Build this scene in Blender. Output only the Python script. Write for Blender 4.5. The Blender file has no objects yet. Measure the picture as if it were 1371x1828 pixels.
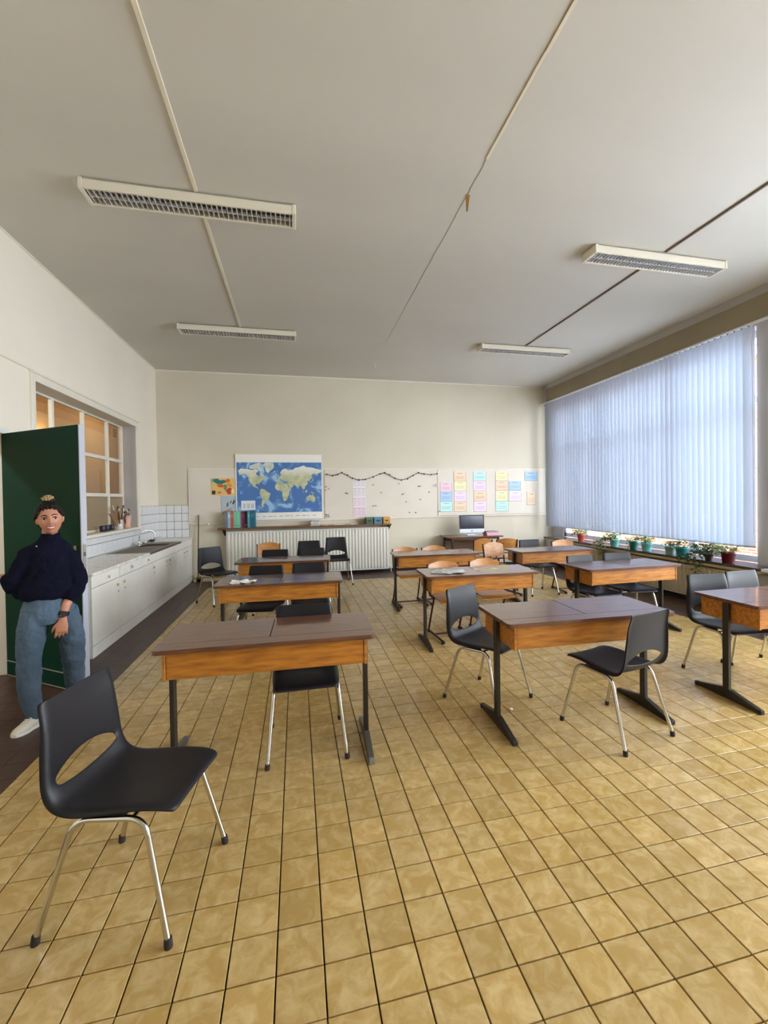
import bpy, bmesh, math, random
from mathutils import Vector, Matrix
random.seed(7)
PI = math.pi
SC = bpy.context.scene
COL = SC.collection

# ------------------------------------------------------------------ camera
F, CX, CY = 779.783, 708.865, 898.626
cam_d = bpy.data.cameras.new('camera')
cam = bpy.data.objects.new('camera', cam_d)
COL.objects.link(cam)
R_ = Vector((0.9744975, -0.2238595, -0.0155392))
D_ = Vector((-0.0179598, -0.0087809, -0.9998002))
B_ = -Vector((0.2236783, 0.9745819, -0.0125775))
U_ = -D_
cam.matrix_world = Matrix(((R_.x, U_.x, B_.x, 0), (R_.y, U_.y, B_.y, 0), (R_.z, U_.z, B_.z, 1.49368), (0, 0, 0, 1)))
cam_d.sensor_fit = 'HORIZONTAL'
cam_d.sensor_width = 36
cam_d.lens = F * 36 / 1371
cam_d.shift_x = -(CX - 685.5) / 1371
cam_d.shift_y = -(914 - CY) / 1371
cam_d.clip_start = 0.02
cam_d.clip_end = 200
SC.camera = cam

# ------------------------------------------------------------------ sky, sun, exposure
w = bpy.data.worlds.new('sky'); SC.world = w; w.use_nodes = True
wn = w.node_tree.nodes; wl = w.node_tree.links
bgn = wn['Background']
tc = wn.new('ShaderNodeTexCoord'); sx = wn.new('ShaderNodeSeparateXYZ'); cr = wn.new('ShaderNodeValToRGB')
wl.new(tc.outputs['Generated'], sx.inputs[0]); wl.new(sx.outputs['Z'], cr.inputs[0]); wl.new(cr.outputs[0], bgn.inputs[0])
cr.color_ramp.elements[0].position = 0.0; cr.color_ramp.elements[0].color = (0.86, 0.93, 1.0, 1)
cr.color_ramp.elements[1].position = 1.0; cr.color_ramp.elements[1].color = (0.78, 0.89, 1.0, 1)
bgn.inputs[1].default_value = 8.0
sun_d = bpy.data.lights.new('sun', 'SUN'); sun_d.energy = 4; sun_d.angle = math.radians(2); sun_d.color = (1, 0.93, 0.8)
sun = bpy.data.objects.new('sun', sun_d); COL.objects.link(sun)
sun.rotation_euler = (math.radians(8), math.radians(-46), 0)
vs = SC.view_settings
vs.view_transform = 'Standard'; vs.look = 'None'; vs.gamma = 1; vs.use_curve_mapping = False
vs.exposure = 1.34
SC.cycles.use_denoising = True
SC.cycles.max_bounces = 12; SC.cycles.diffuse_bounces = 6; SC.cycles.transparent_max_bounces = 16
SC.cycles.caustics_reflective = False; SC.cycles.caustics_refractive = False
SC.cycles.sample_clamp_indirect = 8


def portal(y0, y1, z0, z1, x):
    d = bpy.data.lights.new('window_portal', 'AREA'); d.shape = 'RECTANGLE'; d.size = z1 - z0; d.size_y = y1 - y0
    d.cycles.is_portal = True
    o = bpy.data.objects.new('window_portal', d); COL.objects.link(o)
    o.location = (x, (y0 + y1) / 2, (z0 + z1) / 2); o.rotation_euler = (0, PI / 2, 0)


portal(4.2, 8.4, 0.6, 3.5, 5.75)
portal(-1.9, 3.25, 0.6, 3.5, 5.75)


# ------------------------------------------------------------------ materials
def lin(c):
    return tuple((v / 12.92 if v <= 0.04045 else ((v + 0.055) / 1.055) ** 2.4) for v in c)


def rgb(r, g, b):
    return lin((r / 255, g / 255, b / 255)) + (1,)


MATS = {}


def mat(name, col, rough=0.6, metal=0.0, var=0.0, vscale=6.0, bump=0.0, bscale=40.0, stretch=(1, 1, 1), spec=0.5, coat=0.0, world=False, col2=None):
    m = bpy.data.materials.new(name); m.use_nodes = True
    nt = m.node_tree; N = nt.nodes; L = nt.links; b = N['Principled BSDF']
    b.inputs['Base Color'].default_value = col
    b.inputs['Roughness'].default_value = rough; b.inputs['Metallic'].default_value = metal
    b.inputs['Specular IOR Level'].default_value = spec
    b.inputs['Coat Weight'].default_value = coat
    b.inputs['Coat Roughness'].default_value = 0.09
    if var or bump:
        if world:
            t = N.new('ShaderNodeNewGeometry'); out = t.outputs['Position']
        else:
            t = N.new('ShaderNodeTexCoord'); out = t.outputs['Object']
        mp = N.new('ShaderNodeMapping'); mp.inputs['Scale'].default_value = stretch
        L.new(out, mp.inputs[0])
        if var:
            n = N.new('ShaderNodeTexNoise'); n.inputs['Scale'].default_value = vscale; n.inputs['Detail'].default_value = 5
            L.new(mp.outputs[0], n.inputs['Vector'])
            mx = N.new('ShaderNodeMix'); mx.data_type = 'RGBA'
            c2 = col2 or tuple(max(0, c * (1 - var)) for c in col[:3]) + (1,)
            mx.inputs[6].default_value = col; mx.inputs[7].default_value = c2
            r = N.new('ShaderNodeMapRange'); r.inputs[1].default_value = 0.35; r.inputs[2].default_value = 0.65
            L.new(n.outputs[0], r.inputs[0]); L.new(r.outputs[0], mx.inputs[0]); L.new(mx.outputs[2], b.inputs['Base Color'])
        if bump:
            n2 = N.new('ShaderNodeTexNoise'); n2.inputs['Scale'].default_value = bscale; n2.inputs['Detail'].default_value = 3
            L.new(mp.outputs[0], n2.inputs['Vector'])
            bp = N.new('ShaderNodeBump'); bp.inputs['Strength'].default_value = bump; bp.inputs['Distance'].default_value = 0.01
            L.new(n2.outputs[0], bp.inputs['Height']); L.new(bp.outputs[0], b.inputs['Normal'])
    MATS[name] = m
    return m


def mat_objcol(name, rough=0.8):
    m = bpy.data.materials.new(name); m.use_nodes = True
    N = m.node_tree.nodes; b = N['Principled BSDF']; b.inputs['Roughness'].default_value = rough
    oi = N.new('ShaderNodeObjectInfo'); m.node_tree.links.new(oi.outputs['Color'], b.inputs['Base Color'])
    return m


def mat_tile(name, c1, c2, T, rough):
    """glazed tile with a marbling that differs tile by tile (the tile's cell in the grid seeds the noise)"""
    m = bpy.data.materials.new(name); m.use_nodes = True
    N = m.node_tree.nodes; L = m.node_tree.links; b = N['Principled BSDF']
    g = N.new('ShaderNodeNewGeometry')
    off = N.new('ShaderNodeVectorMath'); off.operation = 'SUBTRACT'; off.inputs[1].default_value = (GX, GY, 0)
    L.new(g.outputs['Position'], off.inputs[0])
    dv = N.new('ShaderNodeVectorMath'); dv.operation = 'SCALE'; dv.inputs['Scale'].default_value = 1 / T
    L.new(off.outputs[0], dv.inputs[0])
    fl = N.new('ShaderNodeVectorMath'); fl.operation = 'FLOOR'; L.new(dv.outputs[0], fl.inputs[0])
    wn_ = N.new('ShaderNodeTexWhiteNoise'); wn_.noise_dimensions = '2D'; L.new(fl.outputs[0], wn_.inputs['Vector'])
    ad = N.new('ShaderNodeVectorMath'); ad.operation = 'MULTIPLY_ADD'; ad.inputs[1].default_value = (37, 37, 37)
    L.new(wn_.outputs['Color'], ad.inputs[0]); L.new(g.outputs['Position'], ad.inputs[2])
    n = N.new('ShaderNodeTexNoise'); n.inputs['Scale'].default_value = 15; n.inputs['Detail'].default_value = 9; n.inputs['Roughness'].default_value = 0.62; n.inputs['Distortion'].default_value = 0.7
    L.new(ad.outputs[0], n.inputs['Vector'])
    r = N.new('ShaderNodeMapRange'); r.inputs[1].default_value = 0.42; r.inputs[2].default_value = 0.66; L.new(n.outputs[0], r.inputs[0])
    mx = N.new('ShaderNodeMix'); mx.data_type = 'RGBA'; mx.inputs[6].default_value = c1; mx.inputs[7].default_value = c2
    L.new(r.outputs[0], mx.inputs[0])
    hs = N.new('ShaderNodeHueSaturation'); L.new(mx.outputs[2], hs.inputs['Color'])
    r2 = N.new('ShaderNodeMapRange'); r2.inputs[3].default_value = 0.88; r2.inputs[4].default_value = 1.08
    L.new(wn_.outputs['Value'], r2.inputs[0]); L.new(r2.outputs[0], hs.inputs['Value'])
    L.new(hs.outputs[0], b.inputs['Base Color'])
    b.inputs['Roughness'].default_value = rough
    n3 = N.new('ShaderNodeTexNoise'); n3.inputs['Scale'].default_value = 9; L.new(g.outputs['Position'], n3.inputs['Vector'])
    bp = N.new('ShaderNodeBump'); bp.inputs['Strength'].default_value = 0.12; bp.inputs['Distance'].default_value = 0.02
    L.new(n3.outputs[0], bp.inputs['Height']); L.new(bp.outputs[0], b.inputs['Normal'])
    return m


def mat_glass(name, tint=(1, 1, 1, 1), frosted=False):
    m = bpy.data.materials.new(name); m.use_nodes = True
    N = m.node_tree.nodes; L = m.node_tree.links; N.remove(N['Principled BSDF'])
    out = N['Material Output']
    tr = N.new('ShaderNodeBsdfTransparent'); tr.inputs[0].default_value = tint
    gl = N.new('ShaderNodeBsdfGlossy'); gl.inputs['Roughness'].default_value = 0.25 if frosted else 0.02
    fr = N.new('ShaderNodeFresnel'); gg = N.new('ShaderNodeNewGeometry')
    mr = N.new('ShaderNodeMapRange'); mr.inputs[3].default_value = 1.45; mr.inputs[4].default_value = 1 / 1.45
    L.new(gg.outputs['Backfacing'], mr.inputs[0]); L.new(mr.outputs[0], fr.inputs[0])
    mx = N.new('ShaderNodeMixShader'); L.new(fr.outputs[0], mx.inputs[0])
    if frosted:
        tl = N.new('ShaderNodeBsdfTranslucent'); tl.inputs[0].default_value = tint
        df = N.new('ShaderNodeBsdfDiffuse'); df.inputs[0].default_value = tint
        m2 = N.new('ShaderNodeMixShader'); m2.inputs[0].default_value = 0.6; L.new(df.outputs[0], m2.inputs[1]); L.new(tl.outputs[0], m2.inputs[2])
        m3 = N.new('ShaderNodeMixShader'); m3.inputs[0].default_value = 0.45; L.new(tr.outputs[0], m3.inputs[1]); L.new(m2.outputs[0], m3.inputs[2])
        L.new(m3.outputs[0], mx.inputs[1])
        t = N.new('ShaderNodeTexCoord'); v = N.new('ShaderNodeTexVoronoi'); v.inputs['Scale'].default_value = 70; L.new(t.outputs['Object'], v.inputs['Vector'])
        bp = N.new('ShaderNodeBump'); bp.inputs['Strength'].default_value = 0.6; bp.inputs['Distance'].default_value = 0.01
        L.new(v.outputs[0], bp.inputs['Height'])
        for s in (gl, tl, df): L.new(bp.outputs[0], s.inputs['Normal'])
    else:
        L.new(tr.outputs[0], mx.inputs[1])
    L.new(gl.outputs[0], mx.inputs[2]); L.new(mx.outputs[0], out.inputs[0])
    return m


def mat_translucent(name, col, trans, w=0.5):
    m = bpy.data.materials.new(name); m.use_nodes = True
    N = m.node_tree.nodes; L = m.node_tree.links; N.remove(N['Principled BSDF'])
    out = N['Material Output']
    df = N.new('ShaderNodeBsdfDiffuse'); df.inputs[0].default_value = col
    tl = N.new('ShaderNodeBsdfTranslucent'); tl.inputs[0].default_value = trans
    mx = N.new('ShaderNodeMixShader'); mx.inputs[0].default_value = w
    L.new(df.outputs[0], mx.inputs[1]); L.new(tl.outputs[0], mx.inputs[2]); L.new(mx.outputs[0], out.inputs[0])
    return m


def mat_brick(name):
    m = bpy.data.materials.new(name); m.use_nodes = True
    N = m.node_tree.nodes; L = m.node_tree.links; b = N['Principled BSDF']; b.inputs['Roughness'].default_value = 0.9
    g = N.new('ShaderNodeNewGeometry'); s = N.new('ShaderNodeSeparateXYZ'); c = N.new('ShaderNodeCombineXYZ')
    L.new(g.outputs['Position'], s.inputs[0]); L.new(s.outputs['Y'], c.inputs[0]); L.new(s.outputs['Z'], c.inputs[1])
    t = N.new('ShaderNodeTexBrick'); t.inputs['Scale'].default_value = 1
    t.inputs['Brick Width'].default_value = 0.21; t.inputs['Row Height'].default_value = 0.065; t.inputs['Mortar Size'].default_value = 0.007
    t.inputs['Color1'].default_value = rgb(118, 56, 40); t.inputs['Color2'].default_value = rgb(140, 80, 56); t.inputs['Mortar'].default_value = rgb(132, 120, 102)
    L.new(c.outputs[0], t.inputs['Vector']); L.new(t.outputs[0], b.inputs['Base Color'])
    return m


# floor grid
T = 0.15
GX, GY = 0.2097, 1.257
M = {}
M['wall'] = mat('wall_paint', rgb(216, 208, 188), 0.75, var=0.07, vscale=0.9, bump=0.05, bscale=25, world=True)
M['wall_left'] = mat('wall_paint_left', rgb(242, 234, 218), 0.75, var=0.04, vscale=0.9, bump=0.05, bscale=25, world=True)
M['ceiling'] = mat('ceiling_paint', rgb(208, 205, 196), 0.8, var=0.06, vscale=0.5, bump=0.08, bscale=4, world=True, stretch=(0.6, 2, 1))
M['board'] = mat('board_paint', rgb(222, 214, 200), 0.6, var=0.05, vscale=2, world=True)
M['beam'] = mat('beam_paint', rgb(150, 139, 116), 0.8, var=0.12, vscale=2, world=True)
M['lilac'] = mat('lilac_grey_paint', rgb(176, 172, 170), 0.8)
M['pier'] = mat('pier_paint', rgb(196, 196, 200), 0.7, var=0.06, vscale=1.2, world=True)
M['trim'] = mat('white_trim', rgb(235, 229, 214), 0.45, var=0.05, vscale=8)
M['offwhite'] = mat('cabinet_white', rgb(236, 233, 224), 0.4, var=0.05, vscale=3)
M['grout'] = mat('floor_grout', rgb(64, 46, 28), 0.8)
M['tile'] = mat_tile('yellow_floor_tile', rgb(178, 146, 86), rgb(198, 171, 118), T, 0.24)
M['brown_tile'] = mat('brown_floor_tile', rgb(74, 52, 42), 0.45, var=0.25, vscale=5, world=True)
M['wall_tile'] = mat('white_glazed_tile', rgb(228, 228, 228), 0.15, var=0.06, vscale=14)
M['tile_grout'] = mat('grey_tile_grout', rgb(104, 104, 110), 0.9)
M['plastic'] = mat('black_plastic', rgb(24, 23, 27), 0.45, bump=0.12, bscale=350, spec=0.32)
M['chrome'] = mat('chrome_tube', rgb(205, 203, 198), 0.18, 1.0)
M['rubber'] = mat('dark_rubber', rgb(38, 28, 28), 0.7)
M['desk_top'] = mat('dark_desk_wood', rgb(112, 74, 54), 0.3, var=0.45, vscale=5, stretch=(1.2, 14, 14), coat=0.6, spec=0.35, col2=rgb(84, 52, 38))
M['desk_box'] = mat('amber_plywood', rgb(190, 125, 45), 0.4, var=0.25, vscale=5, stretch=(1.2, 9, 9), coat=0.15, col2=rgb(150, 90, 30))
M['desk_steel'] = mat('dark_desk_steel', rgb(46, 42, 36), 0.42, 0.3)
M['worn_steel'] = mat('worn_grey_steel', rgb(92, 88, 82), 0.4, 0.4)
M['grey_pad'] = mat('grey_pad', rgb(120, 118, 112), 0.6)
M['ply'] = mat('chair_plywood', rgb(196, 138, 70), 0.38, var=0.25, vscale=4, stretch=(2, 12, 12), coat=0.15, col2=rgb(170, 108, 50))
M['redsteel'] = mat('maroon_steel', rgb(74, 26, 22), 0.4, 0.2)
M['radiator'] = mat('radiator_enamel', rgb(226, 224, 214), 0.35)
M['radiator_beige'] = mat('radiator_beige', rgb(196, 186, 160), 0.45)
M['black'] = mat('black_plinth', rgb(24, 20, 18), 0.6)
M['shelf'] = mat('shelf_wood', rgb(120, 82, 48), 0.45, var=0.3, vscale=6, stretch=(1, 10, 10))
M['paper'] = mat('paper', rgb(240, 238, 230), 0.8)
M['ink'] = mat('printed_ink', rgb(120, 110, 118), 0.8)
M['objcol'] = mat_objcol('coloured_card', 0.75)
M['objgloss'] = mat_objcol('coloured_gloss', 0.4)
M['sink_steel'] = mat('dull_sink_steel', rgb(112, 104, 92), 0.45, 0.8)
M['steel'] = mat('brushed_steel', rgb(150, 146, 138), 0.35, 1.0, bump=0.03, bscale=60)
M['marble'] = mat('marbled_worktop', rgb(242, 240, 235), 0.25, var=0.25, vscale=16, col2=rgb(212, 208, 200))
M['pvc'] = mat('window_frame_white', rgb(226, 230, 238), 0.35)
M['sill'] = mat('dark_window_sill', rgb(70, 60, 62), 0.12, coat=0.3)
M['sill_nose'] = mat('beige_sill_nose', rgb(198, 182, 146), 0.5)
M['blind'] = mat_translucent('blind_fabric', (0.72, 0.76, 0.82, 1), (0.25, 0.31, 0.40, 1), 0.5)
M['glass'] = mat_glass('clear_glass')
M['frosted'] = mat_glass('rippled_glass', (0.78, 0.72, 0.58, 1), True)
M['brick'] = mat_brick('outside_brick')
M['door'] = mat('dark_green_door', rgb(2, 50, 37), 0.6, spec=0.12, bump=0.06, bscale=20)
M['door_edge'] = mat('door_edge_grey', rgb(170, 172, 184), 0.5)
M['jamb'] = mat('door_jamb_white', rgb(226, 228, 224), 0.5)
M['corridor'] = mat('corridor_wall', rgb(205, 176, 128), 0.8)
M['corridor2'] = mat('corridor_dado', rgb(214, 200, 168), 0.8)
M['alu'] = mat('aluminium', rgb(200, 202, 206), 0.3, 0.9)
M['screen'] = mat('dark_screen', rgb(40, 42, 56), 0.12, coat=0.5)
M['skin'] = mat('skin', rgb(190, 132, 104), 0.5, var=0.1, vscale=20)
M['hair'] = mat('dark_hair', rgb(18, 14, 13), 0.6, spec=0.25, bump=0.5, bscale=90, stretch=(1, 1, 0.2))
M['blond'] = mat('blond_hair_tips', rgb(176, 150, 100), 0.5, bump=0.5, bscale=120)
M['navy'] = mat('navy_knit', rgb(13, 13, 33), 0.95, spec=0.15, var=0.3, vscale=9, bump=0.35, bscale=70)
M['denim'] = mat('blue_denim', rgb(78, 98, 118), 0.9, var=0.25, vscale=7, bump=0.3, bscale=45)
M['shoe'] = mat('white_shoe', rgb(214, 208, 194), 0.6)
M['watch'] = mat('black_watch', rgb(16, 16, 20), 0.4)
M['leaf'] = mat('leaf_green', rgb(104, 140, 78), 0.5, var=0.45, vscale=30, col2=rgb(170, 186, 132))
M['leaf_dark'] = mat('leaf_dark_green', rgb(74, 110, 58), 0.5, var=0.4, vscale=30)
M['soil'] = mat('soil', rgb(60, 44, 32), 0.9)
M['lampwhite'] = mat('lamp_enamel', rgb(224, 218, 200), 0.45)
M['louvre'] = mat('lamp_louvre', rgb(214, 214, 216), 0.35, 0.2)
M['lampdark'] = mat('lamp_inside', rgb(120, 118, 116), 0.5)
M['tube'] = mat('unlit_tube', rgb(220, 220, 220), 0.4)
M['conduit'] = mat('white_conduit', rgb(226, 218, 198), 0.5)
M['brownedge'] = mat('plaster_crack', rgb(158, 146, 124), 0.9)
M['conduit_shaded'] = mat('shaded_conduit', rgb(104, 88, 74), 0.6)  # dark brown puts the shadow side of the right trunking into its colour
M['sea'] = None


# ------------------------------------------------------------------ mesh builder
class MB:
    def __init__(s):
        s.v = []; s.f = []; s.sm = []

    def add(s, vs, fs, smooth=False):
        n = len(s.v); s.v += [tuple(v) for v in vs]
        for f in fs:
            s.f.append([i + n for i in f]); s.sm.append(smooth)
        return s

    def box(s, x0, x1, y0, y1, z0, z1):
        vs = [(x, y, z) for x in (x0, x1) for y in (y0, y1) for z in (z0, z1)]
        return s.add(vs, [(0, 1, 3, 2), (4, 6, 7, 5), (0, 4, 5, 1), (2, 3, 7, 6), (0, 2, 6, 4), (1, 5, 7, 3)])

    def rbox(s, x0, x1, y0, y1, z0, z1, b=0.004):
        """box with chamfered edges"""
        c = Vector(((x0 + x1) / 2, (y0 + y1) / 2, (z0 + z1) / 2)); h = Vector((x1 - x0, y1 - y0, z1 - z0)) / 2
        b = min(b, min(h) * 0.9); vs = []; idx = {}
        for sx_ in (-1, 1):
            for sy in (-1, 1):
                for sz in (-1, 1):
                    for a in range(3):
                        p = [h.x, h.y, h.z]
                        for k in range(3):
                            if k != a: p[k] -= b
                        idx[(sx_, sy, sz, a)] = len(vs)
                        vs.append((c.x + sx_ * p[0], c.y + sy * p[1], c.z + sz * p[2]))
        fs = []
        for a in range(3):
            o = [k for k in range(3) if k != a]
            for sg in (-1, 1):
                q = []
                for (p, r) in ((-1, -1), (1, -1), (1, 1), (-1, 1)):
                    k = [0, 0, 0]; k[a] = sg; k[o[0]] = p; k[o[1]] = r; q.append(idx[(*k, a)])
                fs.append(q)
        for a in range(3):
            o = [k for k in range(3) if k != a]
            for p in (-1, 1):
                for r in (-1, 1):
                    k0 = [0, 0, 0]; k0[o[0]] = p; k0[o[1]] = r; k0[a] = -1; k1 = list(k0); k1[a] = 1
                    fs.append([idx[(*k0, o[0])], idx[(*k1, o[0])], idx[(*k1, o[1])], idx[(*k0, o[1])]])
        for sx_ in (-1, 1):
            for sy in (-1, 1):
                for sz in (-1, 1):
                    fs.append([idx[(sx_, sy, sz, a)] for a in range(3)])
        return s.add(vs, fs)

    def tube(s, pts, r, n=8, caps=True, sc=None, up=None):
        """sweep a circle (or ellipse sc=(a,b)) along pts; r may be a list"""
        pts = [Vector(p) for p in pts]; m = len(pts)
        rs = r if isinstance(r, (list, tuple)) else [r] * m
        t0 = (pts[1] - pts[0]).normalized()
        nrm = Vector(up) if up else (Vector((0, 0, 1)) if abs(t0.z) < 0.9 else Vector((1, 0, 0)))
        nrm = (nrm - t0 * nrm.dot(t0)).normalized(); vs = []
        for i, p in enumerate(pts):
            t = (pts[min(i + 1, m - 1)] - pts[max(i - 1, 0)]).normalized()
            nrm = (nrm - t * nrm.dot(t)).normalized(); bi = t.cross(nrm)
            a, b = (1, 1) if sc is None else (sc[i] if isinstance(sc[0], (tuple, list)) else sc)
            for k in range(n):
                an = 2 * PI * k / n
                vs.append(p + nrm * (math.cos(an) * rs[i] * a) + bi * (math.sin(an) * rs[i] * b))
        fs = []
        for i in range(m - 1):
            for k in range(n):
                fs.append((i * n + k, i * n + (k + 1) % n, (i + 1) * n + (k + 1) % n, (i + 1) * n + k))
        s.add(vs, fs, n > 4)
        if caps:
            s.add(vs[:n], [list(range(n))[::-1]]); s.add(vs[-n:], [list(range(n))])
        return s

    def lathe(s, prof, c=(0, 0, 0), n=16, ax=None):
        """revolve (r,z) about a vertical axis through c"""
        vs = []; c = Vector(c)
        for r, z in prof:
            for k in range(n):
                an = 2 * PI * k / n
                vs.append((c.x + r * math.cos(an), c.y + r * math.sin(an), c.z + z))
        fs = []
        for i in range(len(prof) - 1):
            for k in range(n):
                fs.append((i * n + k, i * n + (k + 1) % n, (i + 1) * n + (k + 1) % n, (i + 1) * n + k))
        s.add(vs, fs, True)
        s.add(vs[:n], [list(range(n))[::-1]]); s.add(vs[-n:], [list(range(n))])
        return s

    def prism(s, poly, z0, z1, plane='xy'):
        n = len(poly)
        if plane == 'xy': f = lambda a, b, c: (a, b, c)
        elif plane == 'xz': f = lambda a, b, c: (a, c, b)
        else: f = lambda a, b, c: (c, a, b)
        vs = [f(a, b, z0) for a, b in poly] + [f(a, b, z1) for a, b in poly]
        fs = [list(range(n))[::-1], [n + i for i in range(n)]] + [(i, (i + 1) % n, n + (i + 1) % n, n + i) for i in range(n)]
        return s.add(vs, fs)

    def loft(s, rings, n=20, caps=True):
        """rings: (centre, axis_u, axis_v, ru, rv)"""
        vs = []
        for c, au, av, ru, rv in rings:
            c = Vector(c); au = Vector(au).normalized(); av = Vector(av).normalized()
            for k in range(n):
                a = 2 * PI * k / n
                vs.append(c + au * (math.cos(a) * ru) + av * (math.sin(a) * rv))
        fs = []
        for i in range(len(rings) - 1):
            for k in range(n):
                fs.append((i * n + k, i * n + (k + 1) % n, (i + 1) * n + (k + 1) % n, (i + 1) * n + k))
        s.add(vs, fs, True)
        if caps:
            s.add(vs[:n], [list(range(n))[::-1]], True); s.add(vs[-n:], [list(range(n))], True)
        return s

    def ball(s, c, r, n=12, m=8):
        r = r if isinstance(r, (tuple, list)) else (r, r, r)
        vs = []; fs = []
        for i in range(1, m):
            th = PI * i / m
            for k in range(n):
                a = 2 * PI * k / n
                vs.append((c[0] + r[0] * math.sin(th) * math.cos(a), c[1] + r[1] * math.sin(th) * math.sin(a), c[2] + r[2] * math.cos(th)))
        t = len(vs); vs += [(c[0], c[1], c[2] + r[2]), (c[0], c[1], c[2] - r[2])]
        for k in range(n):
            fs.append((t, k, (k + 1) % n)); fs.append((t + 1, (m - 2) * n + (k + 1) % n, (m - 2) * n + k))
        for i in range(m - 2):
            for k in range(n):
                fs.append((i * n + k, (i + 1) * n + k, (i + 1) * n + (k + 1) % n, i * n + (k + 1) % n))
        return s.add(vs, fs, True)

    def mesh(s, name, m):
        me = bpy.data.meshes.new(name); me.from_pydata(s.v, [], s.f); me.update()
        me.polygons.foreach_set('use_smooth', s.sm)
        bm = bmesh.new(); bm.from_mesh(me)
        bmesh.ops.recalc_face_normals(bm, faces=bm.faces); bm.to_mesh(me); bm.free()
        if m is not None: me.materials.append(m)
        return me

    def build(s, name, m, parent=None, loc=None, rot=None, kind=None, label=None, color=None, weld=False):
        return link(name, s.mesh(name, m), parent, loc, rot, kind, label, color)


def link(name, me, parent=None, loc=None, rot=None, kind=None, label=None, color=None):
    o = bpy.data.objects.new(name, me); COL.objects.link(o)
    if parent is not None: o.parent = parent
    if loc is not None: o.location = loc
    if rot is not None: o.rotation_euler = rot
    if kind: o['kind'] = kind
    if label: o['label'] = label
    if color: o.color = color
    return o


def tag(o, label, cat, group=None):
    o['label'] = label; o['category'] = cat
    if group: o['group'] = group
    return o


def thing(name, label, cat, loc=(0, 0, 0), rz=0.0, group=None):
    o = bpy.data.objects.new(name, None); COL.objects.link(o); o.empty_display_size = 0.1
    o.location = loc; o.rotation_euler = (0, 0, rz)
    return tag(o, label, cat, group)


def copy_tree(src, parent=None):
    c = src.copy(); COL.objects.link(c)
    if parent is not None: c.parent = parent
    for ch in KIDS.get(src.name, []):
        copy_tree(ch, c)
    return c


KIDS = {}


def remember(o):
    """note the children of a prototype once, so that copies need no search"""
    for x in list(bpy.data.objects):
        if x.parent is not None:
            KIDS.setdefault(x.parent.name, [])
            if x not in KIDS[x.parent.name]: KIDS[x.parent.name].append(x)


def struct(name, mb, m, parent=None):
    return mb.build(name, m, parent, kind='structure')


def fillet(pts, r, n=5):
    """round the inner corners of a polyline"""
    P = [Vector(p) for p in pts]; out = [P[0]]
    for i in range(1, len(P) - 1):
        a = (P[i - 1] - P[i]); b = (P[i + 1] - P[i]); d = min(r, a.length * 0.49, b.length * 0.49)
        p0 = P[i] + a.normalized() * d; p1 = P[i] + b.normalized() * d
        for k in range(n + 1):
            t = k / n
            out.append(p0 * (1 - t) ** 2 + P[i] * 2 * t * (1 - t) + p1 * t * t)
    out.append(P[-1])
    return out


# ------------------------------------------------------------------ structure
XL, XR, YB, YF, ZC = -2.48, 5.45, 8.8, -2.2, 3.91
fl = MB(); fl.box(XL - 0.3, 5.8, YF - 0.2, YB + 0.2, -0.14, -0.012)
floor = struct('floor', fl, M['grout'])
# brown border tiles on the left, back and right
bt = MB()
def brown(x0, x1, y0, y1):
    nx = max(1, round((x1 - x0) / 0.15)); ny = max(1, round((y1 - y0) / 0.15))
    for i in range(nx):
        for j in range(ny):
            a = x0 + (x1 - x0) * i / nx; b = x0 + (x1 - x0) * (i + 1) / nx; c = y0 + (y1 - y0) * j / ny; d = y0 + (y1 - y0) * (j + 1) / ny
            g = 0.0012
            bt.box(a + g, b - g, c + g, d - g, -0.013, -0.001)
x_lo, x_hi, y_hi = -1.515, GX + T * 29, GY + T * 45
brown(XL - 0.2, x_lo, YF, YB); brown(x_lo, x_hi, y_hi, YB); brown(x_hi, XR, YF, YB)
bt.build('brown_border_tile', M['brown_tile'], floor, kind='stuff')
# yellow tiles: the nearest 300 in view one by one, the rest joined
g = 0.0026
tm = MB(); tm.rbox(g, T - g, g, T - g, -0.013, 0.0, 0.0015); tile_me = tm.mesh('tile', M['tile'])
cells = []
for i in range(-12, 29):
    for j in range(-20, 45):
        x0, y0 = GX + T * i, GY + T * j
        cx_, cy_ = x0 + T / 2, y0 + T / 2
        P = Vector((cx_, cy_, -1.49368)); q = (P.dot(R_), P.dot(D_), -P.dot(B_))
        vis = q[2] > 0.3 and -10 < CX + F * q[0] / q[2] < 1381 and CY + F * q[1] / q[2] < 1840
        cells.append((0 if vis else 1, q[2], i, j))
cells.sort()
rest = MB(); nt_ = 0
for vis, dd, i, j in cells:
    x0, y0 = GX + T * i, GY + T * j
    if x0 < x_lo - 0.001:                                   # cut tiles along the brown border
        if x0 + T > x_lo: rest.box(x_lo + g, x0 + T - g, y0 + g, y0 + T - g, -0.013, 0)
        continue
    if nt_ < 300 and vis == 0:
        link('tile', tile_me, floor, (x0, y0, 0)); nt_ += 1
    else:
        rest.box(x0 + g, x0 + T - g, y0 + g, y0 + T - g, -0.013, 0)
rest.build('tile_field', M['tile'], floor, kind='stuff')

c_ = MB(); c_.box(XL - 0.3, 6.0, YF - 0.2, YB + 0.3, ZC, ZC + 0.25)
ceiling = struct('ceiling', c_, M['ceiling'])
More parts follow.
